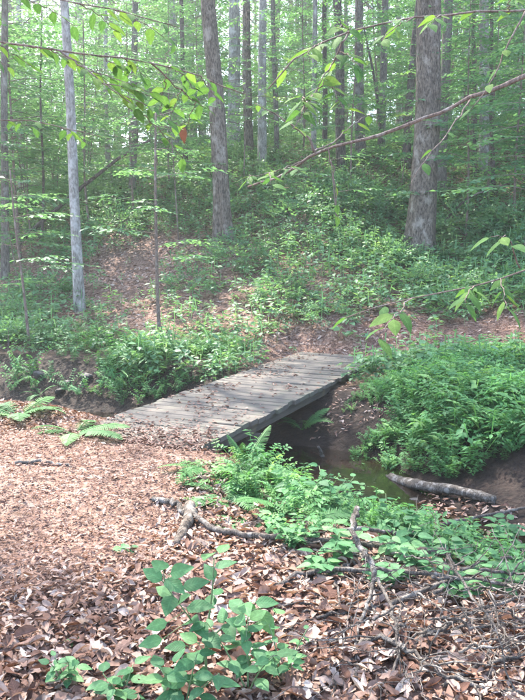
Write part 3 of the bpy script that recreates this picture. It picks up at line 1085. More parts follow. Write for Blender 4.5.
SAP = [sapling(800 + s, [3.2, 4.2, 5.2, 6.5, 2.2, 7.5][s], [20, 26, 32, 40, 15, 46][s], [.10, .11, .11, .12, .10, .13][s],
               [1.0, 1.25, 1.5, 1.7, .8, 1.9][s], [.3, .32, .35, .18, .25, .2][s], [.016, .02, .026, .034, .012, .04][s]) for s in range(6)]
g = np.random.default_rng(123)
sspots = [(-1.9, 16.5), (-4.9, 14.6), (-.5, 19.5), (4.9, 13.6), (5.6, 16.2), (2.3, 19.0), (-3.2, 18.2), (6.6, 18.5), (1.2, 22)]
tries = 0
while len(sspots) < 185 and tries < 20000:
    tries += 1
    y = 13.5 + 34 * g.random() ** .9
    x = g.uniform(-1, 1) * (.40 * y + 1)
    d = float(creek_d(x, y))
    px_b, py_b, _ = proj(np.array([x, y, float(H(x, y))]))
    if d < 2.2:
        continue
    if all(math.hypot(x - a, y - b) > .9 for a, b in sspots) and all(math.hypot(x - t_[0], y - t_[1]) > .6 for t_ in tree_spots):
        # keep the views on to the oak, the big tree and the open middle slope
        if 150 < px_b < 460 and y < 19 or 60 < px_b < 220 and y < 17:
            continue
        if 200 < px_b < 440 and y < 24 and g.random() < .4:
            continue
        sspots.append((x, y))
sspots.sort(key=lambda s_: proj(np.array([s_[0], s_[1], H(s_[0], s_[1])]))[0])
sap_count = {}
for k, (x, y) in enumerate(sspots):
    s = int(g.integers(0, 6)) if y > 20 else int(g.choice([1, 2, 3, 3]))
    pb = proj(np.array([x, y, float(H(x, y))]))[0]
    band = ('on the near slope' if y < 20 else 'on the middle slope' if y < 29 else 'near the crest' if y < 38 else 'beyond the crest') + \
        (' left of the oak' if pb < 222 else ' between oak and big tree' if pb < 420 else ' right of the big tree')
    n_same = sap_count.get(band, 0); sap_count[band] = n_same + 1
    tr = thing('sapling', (x, y, float(H(x, y)) - .03), f'leafy sapling {band}, {ordinal(n_same)} from left', 'sapling', 'leafy saplings under the trees', rz=g.uniform(0, 6.28))
    sc_ = g.uniform(.8, 1.2); tr.scale = (sc_,) * 3
    link('stem', SAP[s][0], tr); link('crown', SAP[s][1], tr)

# ------------------------------------------------------------------ far wood that reads as one mass
g = np.random.default_rng(321)
fw = MB()
sp_ = [spray(900 + s, 6, .34, 1.6, 2) for s in range(4)]
n_ = 15000
y = g.uniform(50, 95, n_); x = g.uniform(-1, 1, n_) * (.42 * y + 4); z = H(x, y) + 26 * g.random(n_) ** 1.1
cl = fbm(x * .25, z * .25 + y * .05, 5, 2)
k_ = cl > .30
P = np.column_stack([x, y, z])[k_]
a = g.uniform(0, 6.28, len(P))
M = frames(np.stack([np.cos(a), np.sin(a), g.normal(0, .15, len(P))], -1), np.array([0, 0, 1.0])[None] + g.normal(0, .45, P.shape)) * g.uniform(.7, 1.3, len(P))[:, None, None]
for s in range(4):
    fw.inst(sp_[s], P[s::4], M[s::4], np.clip(g.normal(.6, .2, len(P[s::4])), 0, 1))
link('distant_woods', fw.mesh('distant_woods', M_CROWN), kind='stuff', label='pale green mass of far woodland foliage', category='woods')

# ------------------------------------------------------------------ placing single leaves
def place(parent, me, pos, fwd, up, size, name='leaf', origin=None):
    o = bpy.data.objects.new(name, me); COL.objects.link(o); o.parent = parent
    f = np.asarray(fwd, float)[None]; M = frames(f, np.asarray(up, float)[None])[0] * size
    p = np.asarray(pos, float) - np.array(parent.location if origin is None else origin)
    o.matrix_basis = Matrix([list(M[r_]) + [p[r_]] for r_ in range(3)] + [[0, 0, 0, 1]])
    return o


def smooth_path(pts, n=18, jit=0.0, seed=0):
    pts = np.asarray(pts, float)
    d = np.concatenate([[0], np.cumsum(np.linalg.norm(np.diff(pts, axis=0), axis=1))])
    u = np.linspace(0, d[-1], n)
    out_ = np.stack([np.interp(u, d, pts[:, j]) for j in range(3)], -1)
    for _ in range(2):
        mid = out_.copy(); mid[1:-1] = (out_[:-2] + 2 * out_[1:-1] + out_[2:]) / 4; out_ = mid
    if jit:
        gg = np.random.default_rng(seed); k = gg.normal(0, jit, out_.shape); k[0] = 0
        out_ = out_ + k
    return out_


LEAF_SHRUB = [leaf_hi(.30, .06, .16, .10, .02 * s, 1, 30 + s).mesh('leaf', M_SHRUB) for s in range(4)]
LEAF_BEECH = [leaf_hi(.27, .05, .22, .06, .03 * s, .8, 50 + s).mesh('leaf', M_BEECH) for s in range(4)]
LEAF_RUST = leaf_hi(.26, .2, .4, .1, .2, 1, 70).mesh('leaf', M_RUST)


# ------------------------------------------------------------------ ferns
def frond_mesh(seed, arch):
    g = np.random.default_rng(seed); m = MB()
    nn = 25

    def ax_(u):
        return np.array([0, u * (1 - .12 * arch * u), .62 * u - arch * .75 * u * u])
    m.tube([ax_(u) for u in np.linspace(0, 1, 9)], np.linspace(.012, .003, 9), 4)
    for i in range(nn):
        u = .13 + .86 * i / (nn - 1)
        c = ax_(u); pl = .17 * (math.sin(math.pi * min(1, (u * .86 + .13))) ** .8) + .012
        for sd_ in (-1, 1):
            d = np.array([sd_, .35 + .35 * u, -.12 + g.uniform(-.12, .12)]); d /= np.linalg.norm(d)
            pr = np.cross(d, (0, 0, 1)) * sd_; pr /= np.linalg.norm(pr)
            K = 6
            V = [c]
            for k in range(1, K + 1):
                w_ = .028 * (1 - .8 * k / K) + .004
                p = c + d * pl * k / (K + .4) - np.array([0, 0, .05 * pl * (k / K) ** 2])
                V += [p - d * pl * .055 + pr * w_, p + pr * w_ * .35, p - pr * w_ * .35, p - d * pl * .055 - pr * w_]
            V.append(c + d * pl)
            L, T_ = [], []
            prev = (0, 0)
            for k in range(K):
                b_ = 1 + 4 * k
                L += [prev[0], b_, b_ + 1]; T_.append(3)
                L += [prev[1], b_ + 2, b_ + 3]; T_.append(3)
                if prev[0] == prev[1]:
                    L += [prev[0], b_ + 1, b_ + 2]; T_.append(3)
                else:
                    L += [prev[0], b_ + 1, b_ + 2, prev[1]]; T_.append(4)
                prev = (b_ + 1, b_ + 2)
            L += [prev[0], len(V) - 1, prev[1]]; T_.append(3)
            m.add(V, L, T_)
    return m.mesh('frond', M_FERN)


FROND = [frond_mesh(k, a) for k, a in enumerate((.55, .75, .95, .3))]


def fern(px, py, n, size, label, seed, flat=0.0, fixed=None, arc=None):
    g = np.random.default_rng(seed)
    b = hit(px, py); b[2] = float(H(b[0], b[1])) - .01
    t_ = thing('fern', b, label, 'fern', 'ferns by the bridge')
    a0 = g.uniform(0, 6.28)
    for k in range(n):
        a = a0 + 2 * math.pi * k / n + g.uniform(-.3, .3) if arc is None else R(arc[0] + (arc[1] - arc[0]) * (k + .5) / n) + g.uniform(-.1, .1)
        o = link('frond', FROND[int(g.integers(0, 3)) if fixed is None else fixed], t_)
        sc_ = size * g.uniform(.75, 1.1)
        o.rotation_euler = (g.uniform(-.15, .25) - flat, g.uniform(-.25, .25), a); o.scale = (sc_, sc_, sc_)
    return t_


fern(18, 418, 9, .62, 'large bright fern on the creek edge at the far left', 1)
fern(75, 434, 8, .55, 'low spreading fern touching the near left corner of the bridge', 2, .25)
fern(232, 482, 8, .50, 'pale green fern just below the near right bridge corner', 3, .1)
fern(207, 470, 6, .42, 'small fern against the right corner of the bridge end', 4, .2)
fern(262, 488, 7, .48, 'bright fern between the bridge corner and the dark creek bed', 5)
fern(247, 466, 3, .36, 'upright fern with raised fronds in front of the bridge edge', 6, -.5, 3)
fern(245, 515, 8, .50, 'spreading fern beside the bark-covered broken branch', 7, .1)
fern(285, 512, 7, .48, 'fern among broad leaves behind the long fallen stick', 8)
fern(302, 430, 5, .42, 'small pale fern in shadow under the far half of the bridge', 9, -.2)
fern(225, 495, 7, .42, 'fern in a sunny patch above the short bent pale stick', 11, .1)
fern(300, 528, 7, .42, 'fern in front of the broad leaves, touching the long fallen stick', 12, .1)
fern(40, 395, 5, .40, 'dim fern on the creek edge behind the large bright fern', 13)
fern(318, 480, 6, .40, 'small fern on the creek bed mud right of the bridge', 10)


# ------------------------------------------------------------------ broad-leaved plants
def seedling(px, py, h, stems, per, leaf, label, seed, spread_=.35, name='seedling', group='broad-leaved seedlings'):
    g = np.random.default_rng(seed)
    b = hit(px, py); b[2] = float(H(b[0], b[1])) - .01
    t_ = thing(name, b, label, 'plant', group)
    st_ = MB()
    for s_ in range(stems):
        a = g.uniform(0, 6.28); ln = h * g.uniform(.7, 1.1); sp0 = spread_ * g.uniform(.5, 1.2) * h
        pts = np.array([[math.cos(a) * sp0 * u ** 1.4, math.sin(a) * sp0 * u ** 1.4, ln * u] for u in np.linspace(0, 1, 7)])
        st_.tube(pts, np.linspace(.004, .0018, 7), 5)
        for k in range(per):
            u = .35 + .65 * (k + 1) / per
            c = np.array([np.interp(u, np.linspace(0, 1, 7), pts[:, j]) for j in range(3)])
            an = a + k * 2.3 + g.uniform(-.4, .4)
            f_ = np.array([math.cos(an), math.sin(an), g.uniform(-.15, .3)])
            lf = leaf * g.uniform(.7, 1.15) * (1.1 - .25 * u)
            place(t_, LEAF_SHRUB[int(g.integers(0, 4))], b + c + f_ * .12 * lf, f_, np.array([0, -.25, 1]) + g.normal(0, .2, 3), lf)
    link('stem', st_.mesh('stem', M_STEM), t_)
    return t_


# the leafy shrub in the foreground: leaf centres read off the photo, set at their own depths round a stem
SHRUB = [(207.6, 555), (224, 547), (226, 563), (160, 564), (181, 570), (152, 574), (175, 585), (196, 583), (209, 571), (181, 599), (169, 604),
         (156, 625), (192, 620), (150, 642), (175, 646), (190, 658), (188, 637), (212, 640), (211, 599), (234, 602), (246, 608), (267, 602),
         (280, 610), (267, 623), (230, 631), (200, 606), (222, 614), (218, 590), (202, 630), (240, 620), (255, 612), (163, 590)]
g = np.random.default_rng(61)
b = hit(207, 688); b[2] = float(H(b[0], b[1])) - .01
sh = thing('shrub', b, 'foreground leafy green shrub in the fallen leaves, the tallest one', 'plant')
stm = MB()
dep = b[1]
main = smooth_path([b, at(205, 640, dep + .02), at(212, 600, dep + .03), at(214, 560, dep + .05)], 12)
stm.tube(main, np.linspace(.006, .002, 12), 6)
sideL = smooth_path([main[4], at(188, 615, dep - .05), at(165, 585, dep - .10)], 8)
sideR = smooth_path([main[4], at(240, 612, dep + .1), at(272, 606, dep + .16)], 8)
for p_ in (sideL, sideR):
    stm.tube(p_, np.linspace(.004, .0015, 8), 5)
axp = np.concatenate([main[3:], sideL[1:], sideR[1:]])
for k, (lx, ly) in enumerate(SHRUB):
    dd_ = dep + (lx - 207) * .0022 + g.uniform(-.10, .10)
    c = at(lx, ly, dd_)
    j = int(np.argmin(np.linalg.norm(axp - c - np.array([0, 0, -.03]), axis=1)))
    f_ = c - axp[j]; f_[2] = f_[2] * .3 + g.uniform(-.015, .015); f_ /= np.linalg.norm(f_) + 1e-6
    lf = .100 * g.uniform(.8, 1.12)
    st0 = c - f_ * lf * .5
    stm.tube([axp[j], st0], [.0016, .0012], 4, cap=False)
    place(sh, LEAF_SHRUB[k % 4], st0, f_, np.array([0, -.55, 1]) + g.normal(0, .22, 3), lf)
sm = stm.mesh('stem', M_STEM)
so_ = link('stem', sm, sh); so_.location = -b

seedling(248, 698, .28, 4, 7, .085, 'leafy plant at the bottom centre, right below the tall shrub', 71, .5)
seedling(283, 684, .22, 5, 7, .06, 'small-leaved plant right of the bottom centre plant', 72, .5)
seedling(185, 712, .20, 4, 6, .10, 'plant with big leaves cut by the bottom edge below the shrub', 73, .6)
seedling(68, 690, .17, 4, 6, .06, 'small light green seedling among dry leaves at the lower left', 74, .4)
seedling(122, 704, .13, 3, 6, .085, 'dark green low seedling at the bottom edge left of the shrub', 75, .8)
seedling(130, 552, .06, 2, 4, .06, 'tiny seedling with two pale leaves below the bark-covered broken branch', 76, .8)
seedling(72, 645, .04, 2, 3, .035, 'tiny green sprig above the small lower left seedling', 77, .6)
BR = [(300, 512, .26, 'broad-leaved plant behind the long fallen stick, nearest the ferns'), (328, 520, .30, 'tall broad-leaved plant left of the curved grey branch'),
      (352, 515, .28, 'broad-leaved plant behind the top of the curved grey branch'), (340, 560, .2, 'low broad-leaved plant in the gap between the two long sticks'),
      (388, 545, .28, 'broad-leaved plant right of the curved grey branch'), (415, 535, .3, 'broad-leaved plant on the bank in front of the fallen log'),
      (445, 565, .25, 'broad-leaved plant inside the twig tangle'), (478, 580, .25, 'broad-leaved plant at the right part of the twig tangle'),
      (515, 575, .28, 'broad-leaved plant cut by the right edge beside the twigs'), (510, 545, .25, 'broad-leaved plant by the right edge at the creek'),
      (300, 548, .15, 'small plant touching the long fallen stick below the ferns'), (372, 530, .25, 'leafy plant between curved grey branch and fallen log'),
      (400, 562, .2, 'leafy plant under the crossing sticks of the brush pile'), (282, 535, .12, 'small plant at the middle of the long fallen stick'),
      (465, 540, .22, 'leafy plant on the mud right below the fallen log'), (500, 598, .2, 'leafy plant at the right edge in front of the dark stick'),
      (385, 585, .14, 'low leafy plant at the foot of the curved grey branch'), (455, 600, .14, 'low leafy plant poking through the middle of the twig tangle'),
      (320, 575, .1, 'small leafy plant left of the curved grey branch, between sticks'), (425, 575, .18, 'low leafy plant at the front of the twig tangle')]
for k, (x_, y_, h_, lab) in enumerate(BR):
    seedling(x_, y_, h_ * (.62 if (x_, y_) in ((372, 530), (415, 535), (465, 540)) else .95), 5, 7, .082 if k % 3 else .10, lab, 90 + k, .7)


# ------------------------------------------------------------------ dead sticks, branches, log
def stick(pts, wpx, label, seed, mat=M_STICK, name='fallen_branch', group=None, twigs=0, taper=.45, jit=.006, sides=8, cat='branch'):
    P = np.array([hit(p[0], p[1], p[2]) if p[2] is not None else p for p in pts])
    path = smooth_path(P, max(10, 5 * len(P)), jit, seed)
    d = float(np.mean(path[:, 1]))
    r0 = 1.12 * wpx / FPX * d / 2
    b = path[0].copy()
    t_ = thing(name, b, label, cat, group)
    m = MB(); m.tube(path - b, np.linspace(r0, r0 * taper, len(path)), sides, wob=.09, seed=seed)
    link('limb', m.mesh('limb', mat), t_)
    gg = np.random.default_rng(seed)
    for k in range(twigs):
        i = int(gg.integers(2, len(path) - 1))
        tn_ = path[min(i + 1, len(path) - 1)] - path[i - 1]; tn_ /= np.linalg.norm(tn_)
        d_ = tn_ + gg.normal(0, .8, 3); d_[2] = abs(d_[2]) * .35; d_ /= np.linalg.norm(d_)
        ln = gg.uniform(.15, .5)
        tp = np.array([path[i] + d_ * ln * u + gg.normal(0, .012, 3) * (u > 0) for u in np.linspace(0, 1, 6)])
        mm_ = MB(); mm_.tube(tp - b, np.linspace(r0 * .4, .0015, 6), 5)
        link('twig', mm_.mesh('twig', mat), t_)
    return t_


stick([(190, 512, .05), (215, 531, .05), (260, 536, .06), (330, 540, .08), (425, 549, .10)], 6.5, 'long grey fallen stick stretching across the clearing behind the shrub', 1, twigs=3, taper=.7)
stick([(152, 500, .02), (166, 501, .03), (178, 503, .04), (184, 516, .03)], 6, 'short bent pale stick beside the bark-covered branch', 2, mat=M_LOG, taper=.8)
stick([(190, 505, .05), (187, 522, .05), (178, 545, .02)], 12, 'stubby bark-covered broken branch pointing at the camera', 3, mat=M_OAK, taper=.6)
stick([(272, 588, .03), (300, 572, .05), (350, 568, .07), (430, 573, .1), (530, 588, .12)], 5.5, 'second long dark stick in front of the long grey stick', 4, twigs=4, taper=.6)
stick([(357, 508, .30), (352, 530, .26), (364, 550, .2), (375, 572, .14), (374, 582, .10)], 6, 'curved grey branch standing out of the brush pile', 5, mat=M_LOG, taper=.8)
stick([(375, 578, .12), (366, 608, .06), (356, 640, .04), (355, 695, .03)], 4.2, 'grey stick running toward the camera from the curved branch', 6, taper=.6)
stick([(378, 578, .13), (394, 612, .08), (400, 645, .05), (392, 702, .03)], 4, 'second stick toward the camera, right of its twin', 7, taper=.6)
stick([(352, 650, .03), (380, 635, .06), (410, 651, .06), (446, 676, .05), (485, 690, .04), (540, 697, .03)], 5.5, 'forked grey branch lying across the lower right leaves', 8, twigs=6, taper=.7)
stick([(420, 552, .1), (470, 552, .1), (535, 548, .08)], 7.5, 'dark stick between the long grey stick and the right edge', 9, mat=M_DARK, taper=.8)
stick([(340, 530, .1), (370, 528, .14), (400, 533, .1), (430, 540, .05)], 4, 'short stick crossing behind the curved grey branch', 10, taper=.6)
stick([(440, 525, .08), (480, 516, .06), (535, 506, .05)], 4, 'thin branch slanting over the creek below the log', 11, taper=.6)
stick([(480, 600, .06), (500, 645, .04), (540, 640, .05)], 4.5, 'bent stick in the leaves near the right edge', 12, taper=.6)
stick([(395, 625, .04), (440, 632, .05), (530, 620, .06)], 3.5, 'thin straight stick lying under the twig tangle', 13, taper=.5)
stick([(325, 620, .03), (360, 600, .05), (390, 590, .07)], 3, 'thin stick left of the sticks running toward the camera', 14, taper=.5)
stick([(15, 463, .02), (40, 461, .02), (75, 466, .01)], 3.5, 'thin greenish stick lying on the trail at the left', 15, mat=M_GREY, taper=.6)
stick([(330, 470, .03), (322, 455, .16), (318, 447, .28)], 4, 'broken stub poking up from the creek mud', 16, mat=M_LOG, taper=.6)
stick([(390, 604, .05), (440, 582, .12), (535, 560, .16)], 4.5, 'grey stick slanting up to the right through the twig tangle', 17, twigs=5, taper=.6)
stick([(415, 645, .03), (470, 612, .08), (535, 594, .12)], 4.2, 'grey stick slanting below the other one in the twig tangle', 18, twigs=5, taper=.6)
stick([(430, 694, .03), (480, 662, .05), (535, 652, .06)], 4.8, 'grey stick slanting in the leaves at the bottom right corner', 19, twigs=4, taper=.6)
stick([(440, 535, .10), (455, 570, .14), (490, 622, .08), (512, 655, .03)], 3.6, 'long thin bowed stick crossing the twig tangle downward', 20, twigs=3, taper=.5)
gg = np.random.default_rng(5)
tw = []
for k in range(64):
    x0 = gg.uniform(345, 515) if k < 46 else gg.uniform(300, 400); y0 = gg.uniform(545, 670) if k < 46 else gg.uniform(540, 690)
    a = gg.choice([.15, -.25, .6, 2.6, 1.4]) + gg.normal(0, .35); ln = gg.uniform(35, 110)
    tw.append((x0, y0, a, ln, gg.uniform(.02, .24 if x0 > 390 else .05, 3), gg.uniform(1.5, 3.6)))
tw.sort(key=lambda q_: q_[0])
for k, (x0, y0, a, ln, l_, w_) in enumerate(tw):
    stick([(x0, y0, l_[0]), (x0 + ln * .5 * math.cos(a) + gg.normal(0, 5), y0 + ln * .3 * math.sin(a), l_[1]), (x0 + ln * math.cos(a), y0 + ln * .6 * math.sin(a), l_[2])],
          w_, f'thin dead twig in the lower right brush tangle, {ordinal(k)} from the left', 30 + k, name='dead_twig', group='twigs of the lower right brush tangle', twigs=2, taper=.4, sides=6, cat='twig')

# the log on the far creek edge
P = smooth_path([hit(389, 479, .085), hit(420, 486, .09), hit(455, 490, .085), hit(494, 499, .05)], 22, .004, 3)
b = P[0].copy()
lg = thing('fallen_log', b, 'mossless grey log with a pale broken end lying along the creek', 'log')
r_ = 5.4 / FPX * P[:, 1].mean()
m = MB(); m.tube(P - b, r_ * np.linspace(1.2, .72, 22) * (1 + .06 * np.sin(np.arange(22) * 1.1)), 14, wob=.10, seed=4, cap=True)
link('trunk', m.mesh('trunk', M_LOG), lg)
m = MB()
ax0 = (P[0] - P[1]) / np.linalg.norm(P[0] - P[1])
for k in range(9):
    a = k * .7; rr_ = r_ * (.35 + .6 * gg.random())
    e1 = np.cross(ax0, (0, 0, 1)); e1 /= np.linalg.norm(e1); e2 = np.cross(e1, ax0)
    c0 = (math.cos(a) * e1 + math.sin(a) * e2) * rr_ * .8
    m.tube([c0 - ax0 * .02, c0 + ax0 * gg.uniform(.02, .08)], [r_ * .3, r_ * .08], 5)
link('broken_end', m.mesh('broken_end', M_PALEWOOD, False), lg)


# ------------------------------------------------------------------ creek stones
def stone_mesh(seed):
    g = np.random.default_rng(seed); m = MB()
    nu, nv = 18, 11
    V = []
    dirs = g.normal(size=(16, 3)); dirs /= np.linalg.norm(dirs, axis=1)[:, None]; cut = g.uniform(.5, .95, 16)
    for j in range(nv + 1):
        for i in range(nu):
            th = math.pi * j / nv; ph = 2 * math.pi * i / nu
            v_ = np.array([math.sin(th) * math.cos(ph), math.sin(th) * math.sin(ph), math.cos(th)])
            k = min([1.0] + [c_ / max(1e-3, float(v_ @ d_)) for d_, c_ in zip(dirs, cut) if v_ @ d_ > 0])
            V.append(v_ * k * np.array([1.2, .9, .6]))
    L = []
    for j in range(nv):
        for i in range(nu):
            L += [j * nu + i, (j + 1) * nu + i, (j + 1) * nu + (i + 1) % nu, j * nu + (i + 1) % nu]
    m.add(V, L, [4] * (nu * nv))
    return m.mesh('stone', M_ROCK, False)


ST = [stone_mesh(s) for s in range(4)]
for k, (x_, y_, r_, lab) in enumerate([
        (42, 377, .16, 'dark wet stone in the creek at the far left, under the bank'), (66, 384, .10, 'small upright stone in the creek right of the large fern'),
        (60, 392, .12, 'flat stone in the water behind the low spreading fern'), (86, 378, .14, 'dark stone at the creek edge by the feathery plants'),
        (300, 470, .13, 'grey stone on the mud right of the upright fern'), (318, 488, .15, 'rounded grey stone behind the broad-leaved plants'),
        (345, 478, .11, 'small stone left of the pale log end'), (372, 492, .10, 'stone in front of the pale log end'),
        (418, 505, .11, 'blue-grey stone below the middle of the log'), 
        (275, 462, .12, 'stone half under the bridge behind the upright fern')]):
    p = hit(x_, y_)
    o = link('stone', ST[k % 4], None, (p[0], p[1], float(H(p[0], p[1])) + r_ * .2), label=lab, category='stone', group='stones along the creek')
    r_ *= .75; o.scale = (r_,) * 3; o.rotation_euler = (gg.uniform(-.3, .3), gg.uniform(-.3, .3), gg.uniform(0, 6.28))


# ------------------------------------------------------------------ near trees whose branches reach into the picture
def leafy_twig(parent, pts, r0, nleaf, leaf, seed, meshes=LEAF_BEECH, start=.15, mat=M_TWIG, drop=.1, name='twig', fork=True):
    g = np.random.default_rng(seed)
    path = smooth_path(pts, max(8, 4 * len(pts)), .004, seed)
    m = MB(); m.tube(path - np.array(parent.location), np.linspace(r0, max(.0015, r0 * .3), len(path)), 7)
    tw_ = link(name, m.mesh(name, mat), parent)
    for k in range(nleaf):
        u = start + (1 - start) * (k + .7) / nleaf
        i = min(len(path) - 2, int(u * (len(path) - 1)))
        tn_ = path[i + 1] - path[i]; tn_[2] *= .4; tn_ /= np.linalg.norm(tn_)
        side = np.cross(tn_, (0, 0, 1)) * (1 if k % 2 else -1)
        f_ = tn_ * g.uniform(.3, .9) + side * g.uniform(.5, 1) + np.array([0, 0, g.uniform(-.45, .1) - drop])
        p = path[i] + (path[i + 1] - path[i]) * g.random()
        place(tw_, meshes[int(g.integers(0, 4))], p + f_ * .01, f_, np.array([0, 0, 1]) + g.normal(0, .3, 3), leaf * g.uniform(.75, 1.15), origin=parent.location)
        if fork and nleaf >= 5 and k % 2 == 0:
            d_ = tn_ * .7 + side * g.uniform(.5, 1.0) + np.array([0, 0, g.uniform(-.35, .05)])
            d_ /= np.linalg.norm(d_); ln = g.uniform(.18, .38)
            leafy_twig(parent, [path[i], path[i] + d_ * ln * .5, path[i] + d_ * ln + (0, 0, -.03)], .0028, 5, leaf, seed * 100 + k, meshes, .2, mat, drop, name, False)
    return path


rb = np.array([3.6, 4.7, float(H(3.6, 4.7))])
rt = thing('branching_tree', rb, 'near tree past the right edge whose long bare branch arches into view', 'tree')
tp_ = trunk_path(rb, rb + np.array([.1, 0, 5.0]), 9, .05, 77, n=20)
link('trunk', trunk_mesh('trunk', tp_, .10, M_GREY, 78, sides=12, limbs=0), rt)
main = smooth_path([rb + (.05, 0, 3.25), at(600, 45, 4.35), at(525, 76, 4.4), at(440, 112, 4.5), at(380, 136, 4.6), at(315, 151, 4.7), at(283, 176, 4.8), at(248, 188, 4.9)], 44, .006, 4)
m = MB(); m.tube(main - rb, np.linspace(.024, .006, 44), 9, wob=.08, seed=2)
link('limb', m.mesh('limb', M_TWIG), rt)
leafy_twig(rt, [at(314, 152, 4.7), at(313, 141, 4.7), at(288, 122, 4.75), at(255, 103, 4.8)], .008, 2, .09, 1, start=.6)
leafy_twig(rt, [at(314, 152, 4.7), at(335, 142, 4.9), at(355, 122, 5.1), at(372, 114, 5.2)], .006, 3, .09, 2, start=.5)
leafy_twig(rt, [at(328, 147, 4.68), at(334, 175, 4.7), at(338, 222, 4.72)], .005, 3, .08, 3, start=.4)
leafy_twig(rt, [at(300, 162, 4.75), at(275, 172, 4.6), at(248, 176, 4.5)], .005, 5, .09, 4, start=.3)
leafy_twig(rt, [at(470, 100, 4.45), at(450, 130, 4.2), at(425, 160, 4.0), at(408, 190, 3.9)], .005, 4, .088, 5, start=.35)
leafy_twig(rt, [rb + (.02, 0, 2.2), at(540, 262, 3.4), at(505, 280, 3.3), at(455, 292, 3.2), at(400, 298, 3.1), at(345, 318, 3.0)], .008, 16, .10, 6, start=.35, drop=.2)
leafy_twig(rt, [at(520, 268, 3.35), at(508, 235, 3.3), at(492, 236, 3.2)], .004, 4, .10, 7, start=.3, drop=.4)
leafy_twig(rt, [rb + (.06, 0, 3.9), at(560, 10, 3.6), at(470, 12, 3.4), at(390, 20, 3.3), at(330, 32, 3.2), at(290, 60, 3.1), at(268, 88, 3.1)], .010, 22, .088, 8, start=.35)
leafy_twig(rt, [at(350, 28, 3.25), at(335, 60, 3.2), at(318, 92, 3.15), at(300, 104, 3.1)], .005, 9, .085, 9, start=.25)
leafy_twig(rt, [at(525, 12, 3.5), at(510, 40, 3.4), at(488, 90, 3.3), at(470, 108, 3.25)], .005, 4, .085, 10, start=.3)

lb = np.array([-3.3, 4.3, float(H(-3.3, 4.3))])
lt = thing('branching_tree', lb, 'near tree past the left edge with leafy twigs hanging into view', 'tree')
tp_ = trunk_path(lb, lb + np.array([-.1, 0, 5.0]), 9, .05, 87, n=20)
link('trunk', trunk_mesh('trunk', tp_, .08, M_GREY, 88, sides=12, limbs=0), lt)
leafy_twig(lt, [lb + (-.05, 0, 3.2), at(-60, 30, 3.9), at(10, 45, 3.8), at(70, 52, 3.7), at(130, 58, 3.7), at(190, 72, 3.8), at(245, 95, 3.9)], .010, 24, .088, 11, start=.3)
leafy_twig(lt, [at(60, 51, 3.7), at(90, 72, 3.6), at(120, 95, 3.5), at(135, 108, 3.5)], .005, 9, .085, 12, start=.2)
leafy_twig(lt, [at(150, 62, 3.75), at(185, 95, 3.9), at(205, 108, 4.0)], .005, 6, .085, 13, start=.2)
leafy_twig(lt, [lb + (-.05, 0, 3.5), at(-40, -10, 3.7), at(40, -5, 3.7), at(110, 8, 3.6), at(180, 28, 3.6)], .008, 16, .088, 14, start=.3)
leafy_twig(lt, [lb + (-.03, 0, 2.6), at(-40, 120, 4.4), at(40, 118, 4.5), at(110, 140, 4.6)], .007, 10, .085, 15, start=.35)


# ------------------------------------------------------------------ slim saplings with visible stems
def thin_sapling(pix, wpx, label, seed, sprays_, mat=M_TWIG, rust=None, reach=.8, name='sapling'):
    g = np.random.default_rng(seed)
    b = hit(*pix[0]); b[2] = float(H(b[0], b[1])) - .02
    P = [b] + [at(p[0], p[1], b[1]) for p in pix[1:]]
    path = smooth_path(P, 16)
    t_ = thing(name, b, label, 'sapling')
    r0 = wpx / FPX * b[1] / 2
    m = MB(); m.tube(path - b, np.linspace(r0, r0 * .45, 16), 7, wob=.05, seed=seed)
    cr_ = MB(); sp_ = [spray(seed * 3 + s, 7, .10, .5, 2) for s in range(3)]
    for k in range(sprays_):
        u = .35 + .65 * (k + g.random()) / max(1, sprays_)
        c = np.array([np.interp(u, np.linspace(0, 1, 16), path[:, j]) for j in range(3)]) - b
        a = g.uniform(0, 6.28); dv = np.array([math.cos(a), math.sin(a), .15]); ln = reach * g.uniform(.5, 1.1)
        m.tube([c, c + dv * ln * .5, c + dv * ln + (0, 0, -.05)], [.006, .004, .002], 4, cap=False)
        PP_ = np.array([c + dv * ln * w_ for w_ in (.45, .7, 1.0)])
        FF_ = np.array([[math.cos(a + o_), math.sin(a + o_), -.08] for o_ in (.7, -.7, 0)])
        cr_.inst(sp_[k % 3], PP_, frames(FF_, np.array([[0, 0, 1.0]] * 3) + g.normal(0, .12, (3, 3))), np.clip(g.normal(.55, .15, 3), 0, 1))
    link('stem', m.mesh('stem', mat), t_)
    if sprays_:
        link('crown', cr_.mesh('crown', M_LEAF), t_)
    if rust:
        p = at(rust[0], rust[1], b[1])
        m = MB(); c = np.array([np.interp(.9, np.linspace(0, 1, 16), path[:, j]) for j in range(3)])
        m.tube([c - b, (c + p) / 2 - b + (0, 0, .08), p - b], [.006, .004, .003], 5)
        link('twig', m.mesh('twig', mat), t_)
        place(t_, LEAF_RUST, p, (0.1, 0, -1), (0, -1, .1), .26).name = 'withered_leaf'
    return t_


thin_sapling([(160, 346), (157, 290), (156, 230), (155, 160), (156, 110)], 4.2, 'slim bare-stemmed sapling with one rusty withered leaf, beyond the bridge', 1, 10, rust=(182, 126))
thin_sapling([(30, 352), (24, 290), (16, 235), (10, 170)], 3.2, 'thin bowed sapling at the creek bank on the far left', 2, 9)
thin_sapling([(382, 160), (380, 120), (374, 75), (364, 28)], 4, 'bare dark bent sapling left of the big tree', 3, 0, mat=M_DARK)
thin_sapling([(338, 235), (335, 200), (331, 160)], 2.2, 'tiny upright sapling in the middle of the slope', 4, 4)
thin_sapling([(90, 235), (84, 180), (85, 100), (83, 20)], 2.5, 'thin sapling right of the whitish birch', 5, 14)
thin_sapling([(42, 245), (44, 180), (40, 100), (42, 10)], 3, 'thin dark sapling left of the whitish birch', 6, 14, mat=M_DARK)

